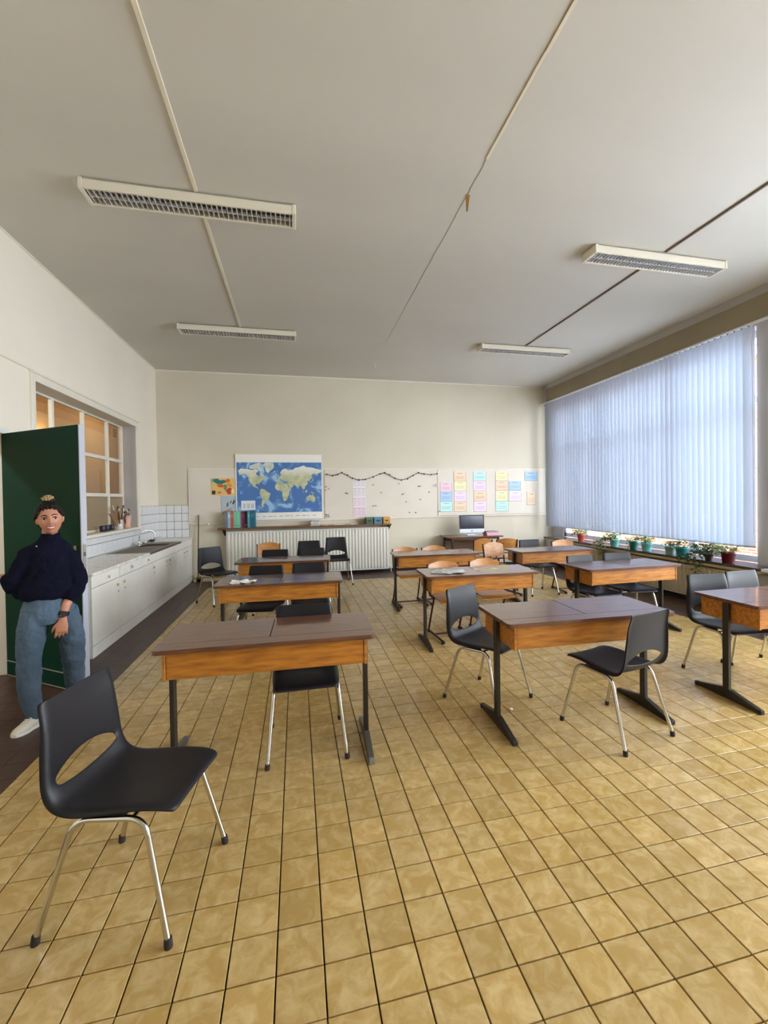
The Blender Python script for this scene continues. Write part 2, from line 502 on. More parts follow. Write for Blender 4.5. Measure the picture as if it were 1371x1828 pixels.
# left wall with a door opening and an internal window
D0, D1, DZ = 3.40, 4.475, 2.11
W0, W1, WZ0, WZ1 = 4.946, 7.71, 1.085, 2.685
m_ = MB(); xo = XL - 0.25
m_.box(xo, XL, YF - 0.2, D0, 0, ZC); m_.box(xo, XL, D0, D1, DZ, ZC); m_.box(xo, XL, D1, W0, 0, ZC)
m_.box(xo, XL, W0, W1, 0, WZ0); m_.box(xo, XL, W0, W1, WZ1, ZC); m_.box(xo, XL, W1, YB + 0.2, 0, ZC)
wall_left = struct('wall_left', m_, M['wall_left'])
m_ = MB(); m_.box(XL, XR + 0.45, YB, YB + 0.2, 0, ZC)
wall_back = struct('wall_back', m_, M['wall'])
m_ = MB(); m_.box(XL, XR + 0.45, YF - 0.2, YF, 0, ZC)
wall_front = struct('wall_front', m_, M['wall'])
# right wall: parapet, piers, lintel
m_ = MB()
m_.box(5.42, 5.80, YF, YB, 0, 0.57)
m_.box(5.45, 5.56, 3.3, 4.19, 0.57, 3.55); m_.box(5.56, 5.80, 3.3, 3.95, 0.57, 3.55); m_.box(5.45, 5.80, YF, -1.9, 0.57, 3.55)
m_.box(5.60, 5.80, 8.38, YB, 0.57, 3.55)
m_.box(5.42, 5.80, YF, YB, 3.50, ZC)
wall_right = struct('wall_right', m_, M['pier'])
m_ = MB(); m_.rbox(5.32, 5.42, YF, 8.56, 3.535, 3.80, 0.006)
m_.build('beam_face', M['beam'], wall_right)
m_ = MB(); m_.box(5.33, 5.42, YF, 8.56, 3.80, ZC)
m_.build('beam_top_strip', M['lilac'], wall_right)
# cove line where wall meets ceiling, picture rail
m_ = MB(); m_.box(XL, XL + 0.012, YF, YB, ZC - 0.014, ZC); struct('trim_1', m_, M['trim'])
m_ = MB(); m_.box(XL, 5.33, YB - 0.014, YB, ZC - 0.022, ZC); struct('trim_2', m_, M['trim'])
m_ = MB(); m_.rbox(XL, XL + 0.016, YF, 4.886, 2.778, 2.80, 0.003); struct('trim_3', m_, M['trim'])
m_ = MB(); m_.rbox(5.36, 5.42, YF, 8.55, 0.0, 0.035, 0.003); struct('baseboard_right', m_, M['black'])
m_ = MB(); m_.rbox(-1.88, 5.4, YB - 0.03, YB, 0.0, 0.05, 0.003); struct('baseboard_back', m_, M['black'])
m_ = MB(); m_.rbox(-1.88, -1.32, YB - 0.05, YB, 0.055, 0.11, 0.003); m_.rbox(-1.88, -1.32, YB - 0.16, YB - 0.04, 0.0, 0.05, 0.004); struct('trim_4', m_, M['sill_nose'])

# internal window
win = bpy.data.objects.new('window_1', None); COL.objects.link(win); win['kind'] = 'structure'
m_ = MB()
m_.rbox(XL, XL + 0.022, W0 - 0.065, W0, WZ0 - 0.02, WZ1 + 0.08, 0.003)
m_.rbox(XL, XL + 0.022, W1, W1 + 0.075, WZ0 - 0.02, WZ1 + 0.08, 0.003)
m_.rbox(XL, XL + 0.024, W0, W1, WZ1, WZ1 + 0.09, 0.003)
m_.rbox(XL, XL + 0.036, W0 - 0.07, W1 + 0.08, WZ1 + 0.075, WZ1 + 0.10, 0.003)
m_.build('casing', M['trim'], win)
m_ = MB(); m_.rbox(XL - 0.19, XL + 0.03, W0 + 0.002, W1 - 0.002, WZ0 - 0.03, WZ0 + 0.012, 0.004); m_.build('inner_sill', M['trim'], win)
m_ = MB()
m_.box(XL - 0.21, XL - 0.001, W1 - 0.003, W1 + 0.004, WZ0, WZ1); m_.box(XL - 0.21, XL - 0.001, W0 - 0.004, W0 + 0.003, WZ0, WZ1)
m_.build('reveal', M['lilac'], win)
fx0, fx1 = XL - 0.225, XL - 0.185
ys = [4.946, 5.69, 6.42, 7.16, W1]; zs = [WZ0 + 0.012, 1.60, 2.13, WZ1]
m_ = MB()
for i, y in enumerate(ys):
    h = 0.022
    m_.rbox(fx0, fx1, max(W0, y - h), min(W1, y + h + (0.01 if i == 0 else 0)), zs[0], zs[3], 0.003)
m_.build('mullion', M['trim'], win)
m_ = MB()
for i, z in enumerate(zs):
    h = 0.024
    m_.rbox(fx0 + 0.002, fx1 - 0.002, W0, W1, max(zs[0], z - h), min(WZ1, z + h), 0.003)
m_.build('glazing_bar', M['trim'], win)
for i in range(4):
    for k in range(3):
        m_ = MB(); m_.box(fx0 + 0.017, fx0 + 0.022, ys[i] + 0.02, ys[i + 1] - 0.02, zs[k] + 0.02, zs[k + 1] - 0.02)
        m_.build('pane', M['frosted'] if k == 0 else M['glass'], win, label='rippled frosted pane' if k == 0 else None)

# corridor behind the left wall
m_ = MB(); cxa = -4.9
m_.box(cxa - 0.1, cxa, 1.8, 15.6, 0, 4.0); m_.box(cxa, xo, 1.7, 1.8, 0, 4.0); m_.box(cxa, XL + 0.2, 15.5, 15.6, 0, 4.0); m_.box(xo, XL, YB + 0.2, 15.6, 0, 4.0)
m_.box(cxa - 0.1, xo, 1.7, 15.6, 4.0, 4.1)
wall_corridor = struct('wall_corridor', m_, M['corridor'])
m_ = MB(); m_.box(cxa, cxa + 0.012, 1.8, 15.5, 0, 3.30); m_.build('dado', M['corridor2'], wall_corridor)
m_ = MB(); m_.box(cxa - 0.1, XL, 1.7, 15.6, -0.14, -0.012); struct('floor_corridor', m_, M['brown_tile'])
t_ = thing('vent_grille', 'small slotted vent on the corridor wall seen through the top right pane', 'vent', (cxa, 13.54, 3.40))
m_ = MB(); m_.rbox(0.0, 0.02, -0.16, 0.16, -0.14, 0.14, 0.003); m_.build('plate', M['corridor2'], t_)
for k in range(4):
    m_ = MB(); m_.rbox(0.018, 0.026, -0.12, 0.12, -0.10 + 0.06 * k, -0.075 + 0.06 * k, 0.002); m_.build('slot', M['black'], t_)
for (px, py, pz, en, cl_) in ((-4.6, 9.9, 2.7, 7, (1, 0.62, 0.26)), (-3.7, 12.2, 3.4, 13, (1, 0.78, 0.5)), (-3.8, 2.9, 3.0, 50, (0.88, 0.95, 1))):  # last one is an unseen light added to brighten the door jamb
    ld = bpy.data.lights.new('corridor_light', 'POINT'); ld.energy = en; ld.color = cl_; ld.shadow_soft_size = 0.1
    lo = bpy.data.objects.new('corridor_light', ld); COL.objects.link(lo); lo.location = (px, py, pz)

# door frame and door leaf
m_ = MB()
m_.rbox(XL - 0.255, XL + 0.018, D1 - 0.005, D1 + 0.05, 0, DZ + 0.05, 0.003); m_.rbox(XL - 0.255, XL + 0.018, D0 - 0.05, D0 + 0.005, 0, DZ + 0.05, 0.003)
m_.rbox(XL - 0.255, XL + 0.018, D0, D1, DZ - 0.005, DZ + 0.05, 0.003)
struct('trim_5', m_, M['jamb'])
dl = math.hypot(0.86, 0.614); da = math.atan2(-0.614, 0.86)
door = bpy.data.objects.new('door_1', None); COL.objects.link(door); door['kind'] = 'structure'
door.location = (XL + 0.005, 4.464, 0); door.rotation_euler = (0, 0, da)
m_ = MB(); m_.rbox(0.012, dl - 0.012, -0.02, 0.02, 0.008, 2.10, 0.003); m_.build('leaf_panel', M['door'], door)
m_ = MB(); m_.rbox(dl - 0.012, dl, -0.021, 0.021, 0.008, 2.10, 0.003); m_.build('leaf_edge', M['door_edge'], door, label='lilac grey painted closing edge')
m_ = MB()
for z0, z1 in ((0.004, 0.012), (0.128, 0.136)): m_.rbox(0.03, dl - 0.02, -0.026, -0.0195, z0 + 0.006, z1 + 0.006, 0.001)
m_.build('kick_strip', M['alu'], door)
m_ = MB(); m_.rbox(0.02, dl - 0.03, -0.024, -0.0195, 0.02, 0.13, 0.001); m_.build('kick_plate', M['door'], door)
m_ = MB(); m_.rbox(dl - 0.09, dl - 0.055, -0.027, -0.0195, 0.97, 1.16, 0.003); hp = m_.build('handle_plate', M['steel'], door)
m_ = MB(); m_.tube(fillet([(dl - 0.072, -0.024, 1.10), (dl - 0.072, -0.065, 1.10), (dl - 0.175, -0.065, 1.10)], 0.02), 0.009); m_.build('door_handle', M['alu'], hp)
m_ = MB(); m_.rbox(dl - 0.09, dl - 0.055, 0.0195, 0.027, 0.93, 1.16, 0.003); hp = m_.build('handle_plate', M['steel'], door)
m_ = MB(); m_.tube(fillet([(dl - 0.072, 0.024, 1.0), (dl - 0.072, 0.07, 1.0), (dl - 0.175, 0.07, 1.0)], 0.02), 0.009); m_.build('door_handle', M['alu'], hp)
m_ = MB(); m_.rbox(dl - 0.001, dl + 0.002, -0.012, 0.012, 0.92, 1.17, 0.001); lk = m_.build('lock_plate', M['sink_steel'], door)
m_ = MB(); m_.rbox(dl + 0.001, dl + 0.004, -0.006, 0.006, 1.08, 1.11, 0.001); m_.build('latch', M['black'], lk)
for z in (0.3, 1.05, 1.8):
    m_ = MB(); m_.tube([(0.004, 0.0, z - 0.05), (0.004, 0.0, z + 0.05)], 0.011, 10); m_.build('hinge', M['alu'], door)

# outer window in the right wall
def outer_window(name, y0, y1, posts):
    wdw = bpy.data.objects.new(name, None); COL.objects.link(wdw); wdw['kind'] = 'structure'
    x0, x1 = 5.62, 5.68; z0, z1 = 0.61, 3.50
    m = MB(); m.rbox(x0, x1, y0, y1, z0, z0 + 0.085, 0.004); m.rbox(x0, x1, y0, y1, z1 - 0.08, z1, 0.004)
    m.rbox(x0, x1, y0, y0 + 0.07, z0, z1, 0.004); m.rbox(x0, x1, y1 - 0.07, y1, z0, z1, 0.004)
    m.build('window_frame', M['pvc'], wdw)
    for y in posts:
        m = MB(); m.rbox(x0 - 0.004, x1, y - 0.05, y + 0.05, z0, z1, 0.004); m.build('post', M['pvc'], wdw)
    m = MB(); m.rbox(x0 + 0.004, x1 - 0.004, y0, y1, 2.62, 2.70, 0.004); m.build('transom', M['pvc'], wdw)
    e = [y0 + 0.07] + list(posts) + [y1 - 0.07]
    for a, b in zip(e[:-1], e[1:]):
        for za, zb in ((z0 + 0.085, 2.62), (2.70, z1 - 0.08)):
            m = MB(); m.box(x0 + 0.028, x0 + 0.033, a, b, za, zb); m.build('pane', M['glass'], wdw)
    return wdw


outer_window('window_2', 3.95, 8.38, (5.25, 6.85, 7.65))
outer_window('window_3', -1.9, 3.3, (-0.6, 0.7, 2.0))
# sills
m_ = MB(); m_.rbox(5.22, 5.62, 4.0, 8.55, 0.572, 0.605, 0.004); sill = struct('window_sill', m_, M['sill'])
m_ = MB(); m_.rbox(5.235, 5.42, 4.0, 8.55, 0.535, 0.572, 0.003); m_.build('sill_nosing', M['sill_nose'], sill)
m_ = MB(); m_.rbox(5.22, 5.62, YF, 3.98, 0.572, 0.605, 0.004); struct('window_sill', m_, M['pvc'])

# outside: opposite brick building, yard
m_ = MB(); m_.box(10.2, 10.6, 4.6, 26, -0.5, 4.6)
bw = thing('brick_building', 'sunlit red brick building seen under the blind across the yard', 'building', (0, 0, 0))
m_.build('brick_wall', M['brick'], bw)
m_ = MB(); m_.box(10.05, 10.75, 4.5, 26, 4.6, 4.8); m_.build('coping', M['trim'], bw)
for yy in (11.0, 16.0):
    m_ = MB(); m_.box(10.13, 10.2, yy - 0.6, yy + 0.6, 1.9, 3.6); f_ = m_.build('window', M['pvc'], bw)
    m_ = MB(); m_.box(10.12, 10.13, yy - 0.5, yy + 0.5, 2.0, 3.5); m_.build('pane', M['screen'], f_)
m_ = MB(); m_.box(5.8, 30, -20, 30, -0.6, -0.5); struct('yard', m_, M['pier'])

# ------------------------------------------------------------------ vertical blind
vb = thing('vertical_blind', 'wide white vertical blind drawn closed across the window', 'blind', (5.36, 0, 0))
m_ = MB(); m_.rbox(-0.02, 0.02, YF + 2.5, 8.86 - 0.05, 3.505, 3.535, 0.003); m_.build('headrail', M['pvc'], vb)
NV = 50
vm = MB()
n_ = 6
vs_ = []; wv = 0.118
for k in range(n_ + 1):
    t = -1 + 2 * k / n_
    vs_.append((t * wv / 2, 0.007 * (1 - t * t)))
pv = [(x, y, z) for (x, y) in vs_ for z in (0.0, -2.655)]
vm.add(pv, [(2 * k, 2 * k + 1, 2 * k + 3, 2 * k + 2) for k in range(n_)], True)
vane_me = vm.mesh('vane', M['blind'])
wm = MB(); wm.rbox(-wv / 2, wv / 2, -0.002, 0.006, -2.672, -2.650, 0.001); weight_me = wm.mesh('weight', M['blind'])
for i in range(NV):
    y = 4.215 + (8.555 - 4.215) * i / (NV - 1)
    rz = PI / 2 + math.radians(45 + random.uniform(-4, 4))
    v_ = link('vane', vane_me, vb, (0.0, y, 3.495), (0, 0, rz))
    link('weight', weight_me, v_)
    hk = None
m_ = MB()
for i in range(NV):
    y = 4.215 + (8.555 - 4.215) * i / (NV - 1)
    m_.box(-0.006, 0.006, y - 0.008, y + 0.008, 3.492, 3.51)
m_.build('vane_hook', M['black'], vb, kind='stuff')
m_ = MB()
for i in range(NV - 1):
    y0 = 4.215 + (8.555 - 4.215) * i / (NV - 1); y1 = 4.215 + (8.555 - 4.215) * (i + 1) / (NV - 1)
    m_.tube([(-0.012, y0, 0.834), (-0.012, (y0 + y1) / 2, 0.822), (-0.012, y1, 0.834)], 0.0015, 4)
m_.build('bottom_chain', M['pvc'], vb, kind='stuff')
m_ = MB(); m_.tube([(0.02, 4.19, 3.5), (0.02, 4.185, 2.2), (0.02, 4.18, 0.95)], 0.003, 6); m_.build('pull_cord', M['pvc'], vb)

# ------------------------------------------------------------------ ceiling lamps and conduits
def lamp(x, y, label):
    t = thing('ceiling_lamp', label, 'lamp', (x, y, ZC), 0, 'louvred fluorescent ceiling lamps')
    L2, W2, H = 0.785, 0.105, 0.085
    m = MB(); m.rbox(-L2 + 0.03, L2 - 0.03, -W2, -W2 + 0.022, -H, -0.012, 0.003); m.rbox(-L2 + 0.03, L2 - 0.03, W2 - 0.022, W2, -H, -0.012, 0.003)
    m.rbox(-L2 + 0.03, L2 - 0.03, -W2, W2, -0.022, -0.010, 0.003); m.build('housing', M['lampwhite'], t)
    for s in (-1, 1):
        m = MB(); a, b = sorted((s * (L2 - 0.031), s * L2)); m.rbox(a, b, -W2 - 0.003, W2 + 0.003, -H - 0.002, -0.008, 0.004); m.build('end_cap', M['lampwhite'], t)
    m = MB()
    for k in range(40):
        xx = -L2 + 0.05 + (2 * L2 - 0.1) * k / 39
        m.box(xx - 0.003, xx + 0.003, -W2 + 0.022, W2 - 0.022, -H + 0.002, -H + 0.034)
    m.box(-L2 + 0.03, L2 - 0.03, -0.0015, 0.0015, -H + 0.002, -H + 0.03)
    m.build('louvre', M['louvre'], t, kind='stuff')
    m = MB(); m.box(-L2 + 0.032, L2 - 0.032, -W2 + 0.023, W2 - 0.023, -0.030, -0.024); m.build('reflector', M['lampdark'], t)
    for s in (-1, 1):
        m = MB(); m.tube([(-L2 + 0.04, s * 0.045, -0.043), (L2 - 0.04, s * 0.045, -0.043)], 0.010, 8); m.build('tube', M['tube'], t)
    m = MB()
    for s in (-1, 1): m.box(s * 0.5 - 0.03, s * 0.5 + 0.03, -0.05, 0.05, -0.011, 0.0)
    m.build('spacer', M['lampdark'], t)
    return t


lamp(-0.75, 3.79, 'louvred white ceiling lamp at upper left, nearest on the left conduit')
lamp(-0.75, 6.53, 'louvred white ceiling lamp above the kitchen end, farther along the left conduit')
lamp(3.62, 3.78, 'louvred white ceiling lamp at upper right, nearest to the beam')
lamp(3.66, 6.5, 'louvred white ceiling lamp farther along the right conduit toward the cards')
def strip(name, x, y0, y1, w_, h_, m, label, cat):
    b = MB(); b.rbox(x - w_ / 2, x + w_ / 2, y0, y1, ZC - h_, ZC, 0.002)
    return tag(b.build(name, m), label, cat)
strip('cable_conduit', -0.72, YF, 3.68, 0.028, 0.014, M['conduit'], 'white cable trunking on ceiling running up to the nearest left lamp', 'conduit')
strip('cable_conduit', -0.72, 3.9, 6.42, 0.028, 0.014, M['conduit'], 'white cable trunking between the two left ceiling lamps', 'conduit')
strip('cable_conduit', 3.63, YF, 3.67, 0.022, 0.014, M['conduit_shaded'], 'thin cable trunking in painted-shade brown on ceiling running up to the nearest right lamp', 'conduit')
strip('cable_conduit', 3.63, 3.89, 6.39, 0.022, 0.014, M['conduit_shaded'], 'thin cable trunking in painted-shade brown between the two right ceiling lamps', 'conduit')
# plaster joint down the middle of the ceiling
m_ = MB()
y = YF
while y < 2.7:
    y2 = y + random.uniform(0.2, 0.5); x = 1.368 + random.uniform(-0.002, 0.002)
    m_.box(x - 0.010, x + 0.010, y, y2, ZC - 0.007, ZC); y = y2
jt = struct('trim_6', m_, M['conduit'])
m_ = MB(); y = 2.7
while y < 6.5:
    y2 = y + random.uniform(0.12, 0.3); x = 1.368 + (y - 2.7) * 0.006 + random.uniform(-0.003, 0.003)
    m_.box(x - 0.003, x + 0.003, y, y2, ZC - 0.002, ZC + 0.001); y = y2
m_.build('crack', M['brownedge'], jt)
m_ = MB(); m_.box(1.356, 1.3815, YF, 2.69, ZC - 0.0015, ZC); m_.build('joint_edge', M['brownedge'], jt)
def flake(x, y, ln, w_, m, label):
    t = MB(); n = 6; vs = []
    for k in range(n + 1):
        a = k / n; ww = w_ * (1 - 0.75 * a)
        for s in (-1, 1):
            for h in (0, 0.002):
                vs.append((x + s * ww / 2 + h, y + 0.02 * a, ZC - 0.001 - ln * a + 0.01 * a * a))
    fs = []
    for k in range(n):
        i = 4 * k
        fs += [(i, i + 2, i + 6, i + 4), (i + 1, i + 5, i + 7, i + 3), (i, i + 4, i + 5, i + 1), (i + 2, i + 3, i + 7, i + 6)]
    fs += [(0, 1, 3, 2), (4 * n, 4 * n + 2, 4 * n + 3, 4 * n + 1)]
    t.add(vs, fs)
    return tag(t.build('hanging_flake', m), label, 'flake')
flake(1.375, 3.3, 0.13, 0.035, mat('ochre_flake', rgb(176, 132, 66), 0.8), 'ochre strip of peeled tape hanging from the middle ceiling crack')
flake(1.40, 6.55, 0.10, 0.03, M['conduit'], 'pale peeled strip hanging at far end of the ceiling crack')
flake(1.42, 7.75, 0.09, 0.035, M['conduit'], 'pale peeled strip on the ceiling closest to the back wall')

# ------------------------------------------------------------------ desks
def make_desk():
    t = thing('school_desk', '', 'desk')
    W, D, Z = 0.58, 0.25, 0.73
    def slab(x0, x1, y0, y1, corners, r=0.025):
        p = []
        for (cx__, cy__, a0, key) in ((x1, y1, 0, 'ne'), (x0, y1, 90, 'nw'), (x0, y0, 180, 'sw'), (x1, y0, 270, 'se')):
            if key in corners:
                sx_ = -1 if 'e' in key else 1; sy = -1 if 'n' in key else 1
                for k in range(4):
                    a = math.radians(a0 + 30 * k); p.append((cx__ + sx_ * r + r * math.cos(a), cy__ + sy * r + r * math.sin(a)))
            else: p.append((cx__, cy__))
        b = MB(); b.prism(p, Z - 0.024, Z); return b
    slab(-W, W, -D, -D + 0.105, ('sw', 'se')).build('ledge', M['desk_top'], t)
    slab(-W, -0.003, -D + 0.109, D, ('nw',)).build('lid', M['desk_top'], t)
    slab(0.003, W, -D + 0.109, D, ('ne',)).build('lid', M['desk_top'], t)
    b = MB(); b.rbox(-0.515, 0.515, -D + 0.028, -D + 0.044, 0.565, 0.705, 0.002); b.build('front_panel', M['desk_box'], t)
    b = MB(); b.rbox(-0.515, 0.515, D - 0.05, D - 0.034, 0.60, 0.705, 0.002); b.build('rear_panel', M['desk_box'], t)
    for s in (-1, 1):
        b = MB(); a, c = sorted((s * 0.517, s * 0.533)); b.rbox(a, c, -D + 0.024, D - 0.03, 0.560, 0.705, 0.002); b.build('side_panel', M['desk_box'], t)
    b = MB(); b.rbox(-0.515, 0.515, -D + 0.045, D - 0.051, 0.572, 0.582, 0.002); b.build('tray_bottom', M['desk_box'], t)
    for s in (-1, 1):
        b = MB(); x = s * 0.548
        b.rbox(x - 0.0135, x + 0.0135, -0.024, 0.024, 0.055, 0.704, 0.003)
        lg = b.build('leg', M['desk_steel'], t)
        b = MB(); b.prism([(-0.25, 0.006), (0.25, 0.006), (0.25, 0.026), (0.035, 0.075), (-0.035, 0.075), (-0.25, 0.026)], x - 0.0155, x + 0.0155, 'yz')
        b.build('foot', M['desk_steel'], lg)
        for q in (-1, 1):
            b = MB(); a, c = sorted((q * 0.225, q * 0.256)); b.rbox(x - 0.017, x + 0.017, a, c, 0.0, 0.03, 0.004); b.build('foot_pad', M['rubber'], lg)
    b = MB(); b.rbox(-0.53, 0.53, -0.012, 0.012, 0.545, 0.569, 0.002); b.build('cross_rail', M['desk_steel'], t)
    return t


desk0 = make_desk(); remember(desk0)
desks = [
    (-0.156, 2.675, -0.028, 'worn brown double desk nearest on the left, one black chair behind it'),
    (-0.158, 4.38, -0.05, 'brown double desk in left row with crumpled white paper on its lid'),
    (-0.165, 5.83, -0.07, 'farthest brown double desk of the left row in front of the white radiator'),
    (1.845, 5.80, -0.05, 'farthest desk of the middle row with two wooden chairs behind it'),
    (1.80, 4.235, -0.05, 'middle row desk with a pile of papers and a cream sheet on top'),
    (1.80, 2.605, -0.03, 'glossy double desk at front right with black chairs at its left and front'),
    (3.53, 5.64, -0.02, 'farthest desk of the right row near the cards and window corner'),
    (3.46, 4.14, 0.02, 'right row desk beside the window with bluish glare on its lids'),
    (3.57, 2.535, -0.02, 'double desk cut off by the right edge of the view'),
]
for i, (x, y, a, lb) in enumerate(desks):
    o = desk0 if i == 0 else copy_tree(desk0)
    o.location = (x, y, 0); o.rotation_euler = (0, 0, a); tag(o, lb, 'desk', 'brown double school desks')

for lg in KIDS.get(desk0.name, []):
    for ft in KIDS.get(lg.name, []):
        if ft.name.startswith('foot'):
            ft.material_slots[0].link = 'OBJECT'
            ft.material_slots[0].material = M['grey_pad'] if 'pad' in ft.name else M['worn_steel']

# ------------------------------------------------------------------ black shell chairs
def make_shell_chair():
    t = thing('shell_chair', '', 'chair')
    prof = [(-0.234, 0.420, 0.172), (-0.230, 0.430, 0.180), (-0.205, 0.441, 0.190), (-0.12, 0.439, 0.197), (-0.02, 0.430, 0.203), (0.08, 0.424, 0.207), (0.135, 0.427, 0.210),
            (0.172, 0.442, 0.212), (0.194, 0.470, 0.212), (0.205, 0.510, 0.210), (0.209, 0.555, 0.206), (0.212, 0.60, 0.202), (0.217, 0.66, 0.195), (0.224, 0.72, 0.188), (0.232, 0.772, 0.183), (0.234, 0.792, 0.180), (0.235, 0.798, 0.172)]
    us = [-1.0, -0.93, -0.72, -0.45, -0.15, 0.15, 0.45, 0.72, 0.93, 1.0]
    vs = []; nu = len(us)
    for i, (y, z, hw) in enumerate(prof):
        p = max(0, i - 1); q = min(len(prof) - 1, i + 1)
        ty, tz = prof[q][0] - prof[p][0], prof[q][1] - prof[p][1]; l = math.hypot(ty, tz); ny, nz = -tz / l, ty / l   # towards the sitter
        for u in us:
            dish = 0.016 * (abs(u) ** 2.2) * (1 if 2 < i < 14 else 0.5)
            lip = -(0.026 if 4 < i < 13 else 0.016) if abs(u) == 1.0 else 0
            x = u * hw if abs(u) < 1 else math.copysign(hw * 0.965 + 0.004, u)
            vs.append((x, y + ny * (dish + lip), z + nz * (dish + lip)))
    fs = []
    for i in range(len(prof) - 1):
        for k in range(nu - 1):
            if 8 <= i <= 9 and 2 <= k <= 6: continue
            fs.append((i * nu + k, i * nu + k + 1, (i + 1) * nu + k + 1, (i + 1) * nu + k))
    # pinch the ends of the grip slot so that it reads as a lens
    for k in range(nu):
        for i, dz in ((8, 0.0), (9, 0.0), (10, 0.0)):
            x, y, z = vs[i * nu + k]
            u = us[k]
            if 2 <= k <= 7:
                f = max(0.0, 1 - (abs(u) / 0.74) ** 2)
                if i == 8: z = 0.500 - 0.020 * f
                if i == 10: z = 0.520 + 0.045 * f
                vs[i * nu + k] = (x, y, z)
    b = MB(); b.add(vs, fs, True)
    sh = b.build('seat_shell', M['plastic'], t)
    s1 = sh.modifiers.new('solid', 'SOLIDIFY'); s1.thickness = 0.007; s1.offset = -1
    s2 = sh.modifiers.new('sub', 'SUBSURF'); s2.levels = 1; s2.render_levels = 2
    for s in (-1, 1):
        pts = fillet([(s * 0.222, 0.228, 0.012), (s * 0.182, 0.115, 0.398), (s * 0.182, -0.135, 0.408), (s * 0.222, -0.232, 0.012)], 0.06, 6)
        b = MB(); b.tube(pts, 0.0105, 10); fr = b.build('side_frame', M['chrome'], t)
        for p in (pts[0], pts[-1]):
            b = MB(); b.tube([(p.x, p.y, 0.0), (p.x, p.y, 0.006), (p.x - s * 0.002, p.y * 0.99, 0.030)], [0.013, 0.0145, 0.0135], 10); b.build('rubber_foot', M['rubber'], fr)
    for y in (0.06, -0.09):
        b = MB(); b.tube([(-0.182, y, 0.402), (-0.12, y, 0.404), (0.12, y, 0.404), (0.182, y, 0.402)], 0.008, 8); b.build('cross_bar', M['chrome'], t)
    for s in (-1, 1):
        b = MB(); b.rbox(s * 0.165 - 0.014, s * 0.165 + 0.014, -0.06, 0.05, 0.402, 0.425, 0.003); b.build('bracket', M['plastic'], t)
    return t


chair0 = make_shell_chair(); remember(chair0)
GB = 'black plastic shell chairs'
shells = [
    (-0.613, 1.859, (0.966, -0.257), 'black shell chair in the left foreground, turned to the right, slot in its back'),
    (0.036, 2.735, (0.0, -1), 'black shell chair pushed under the nearest left desk'),
    (1.357, 3.006, (0.517, -0.856), 'black shell chair at left corner of the glossy front right desk'),
    (1.963, 2.40, (-0.24, 0.97), 'black shell chair in front of glossy front right desk, seen from behind'),
    (3.39, 2.83, (-0.14, -0.99), 'left one of two black chairs at desk cut by right edge'),
    (3.85, 2.87, (0.02, -1), 'right one of two black chairs at desk cut by right edge'),
    (-1.14, 6.857, (0.65, -0.76), 'black shell chair standing alone beside the kitchen counter end'),
    (0.69, 7.75, (0.05, -1), 'black shell chair right of the far left desk, against the white radiator'),
    (-0.37, 4.60, (-0.18, -0.98), 'left black chair behind the desk with crumpled paper'),
    (0.12, 4.66, (0.0, -1), 'right black chair behind the desk with crumpled paper'),
    (-0.33, 6.10, (-0.1, -0.99), 'black chair behind the left half of the farthest left desk'),
    (0.20, 6.12, (0, -1), 'black chair behind the right half of the farthest left desk'),
    (0.187, 7.25, (0, -1), 'black chair near the radiator, behind another black chair of the far left desk'),
    (3.20, 4.23, (0.05, -1), 'left black chair behind the window-side desk with bluish glare'),
    (3.70, 4.27, (-0.1, -0.99), 'right black chair behind the window-side desk with bluish glare'),
    (3.60, 6.08, (0, -1), 'black chair behind the farthest right desk, left of a wooden chair'),
]
for i, (x, y, d, lb) in enumerate(shells):
    o = chair0 if i == 0 else copy_tree(chair0)
    o.location = (x, y, 0); o.rotation_euler = (0, 0, math.atan2(d[0], -d[1])); tag(o, lb, 'chair', GB)

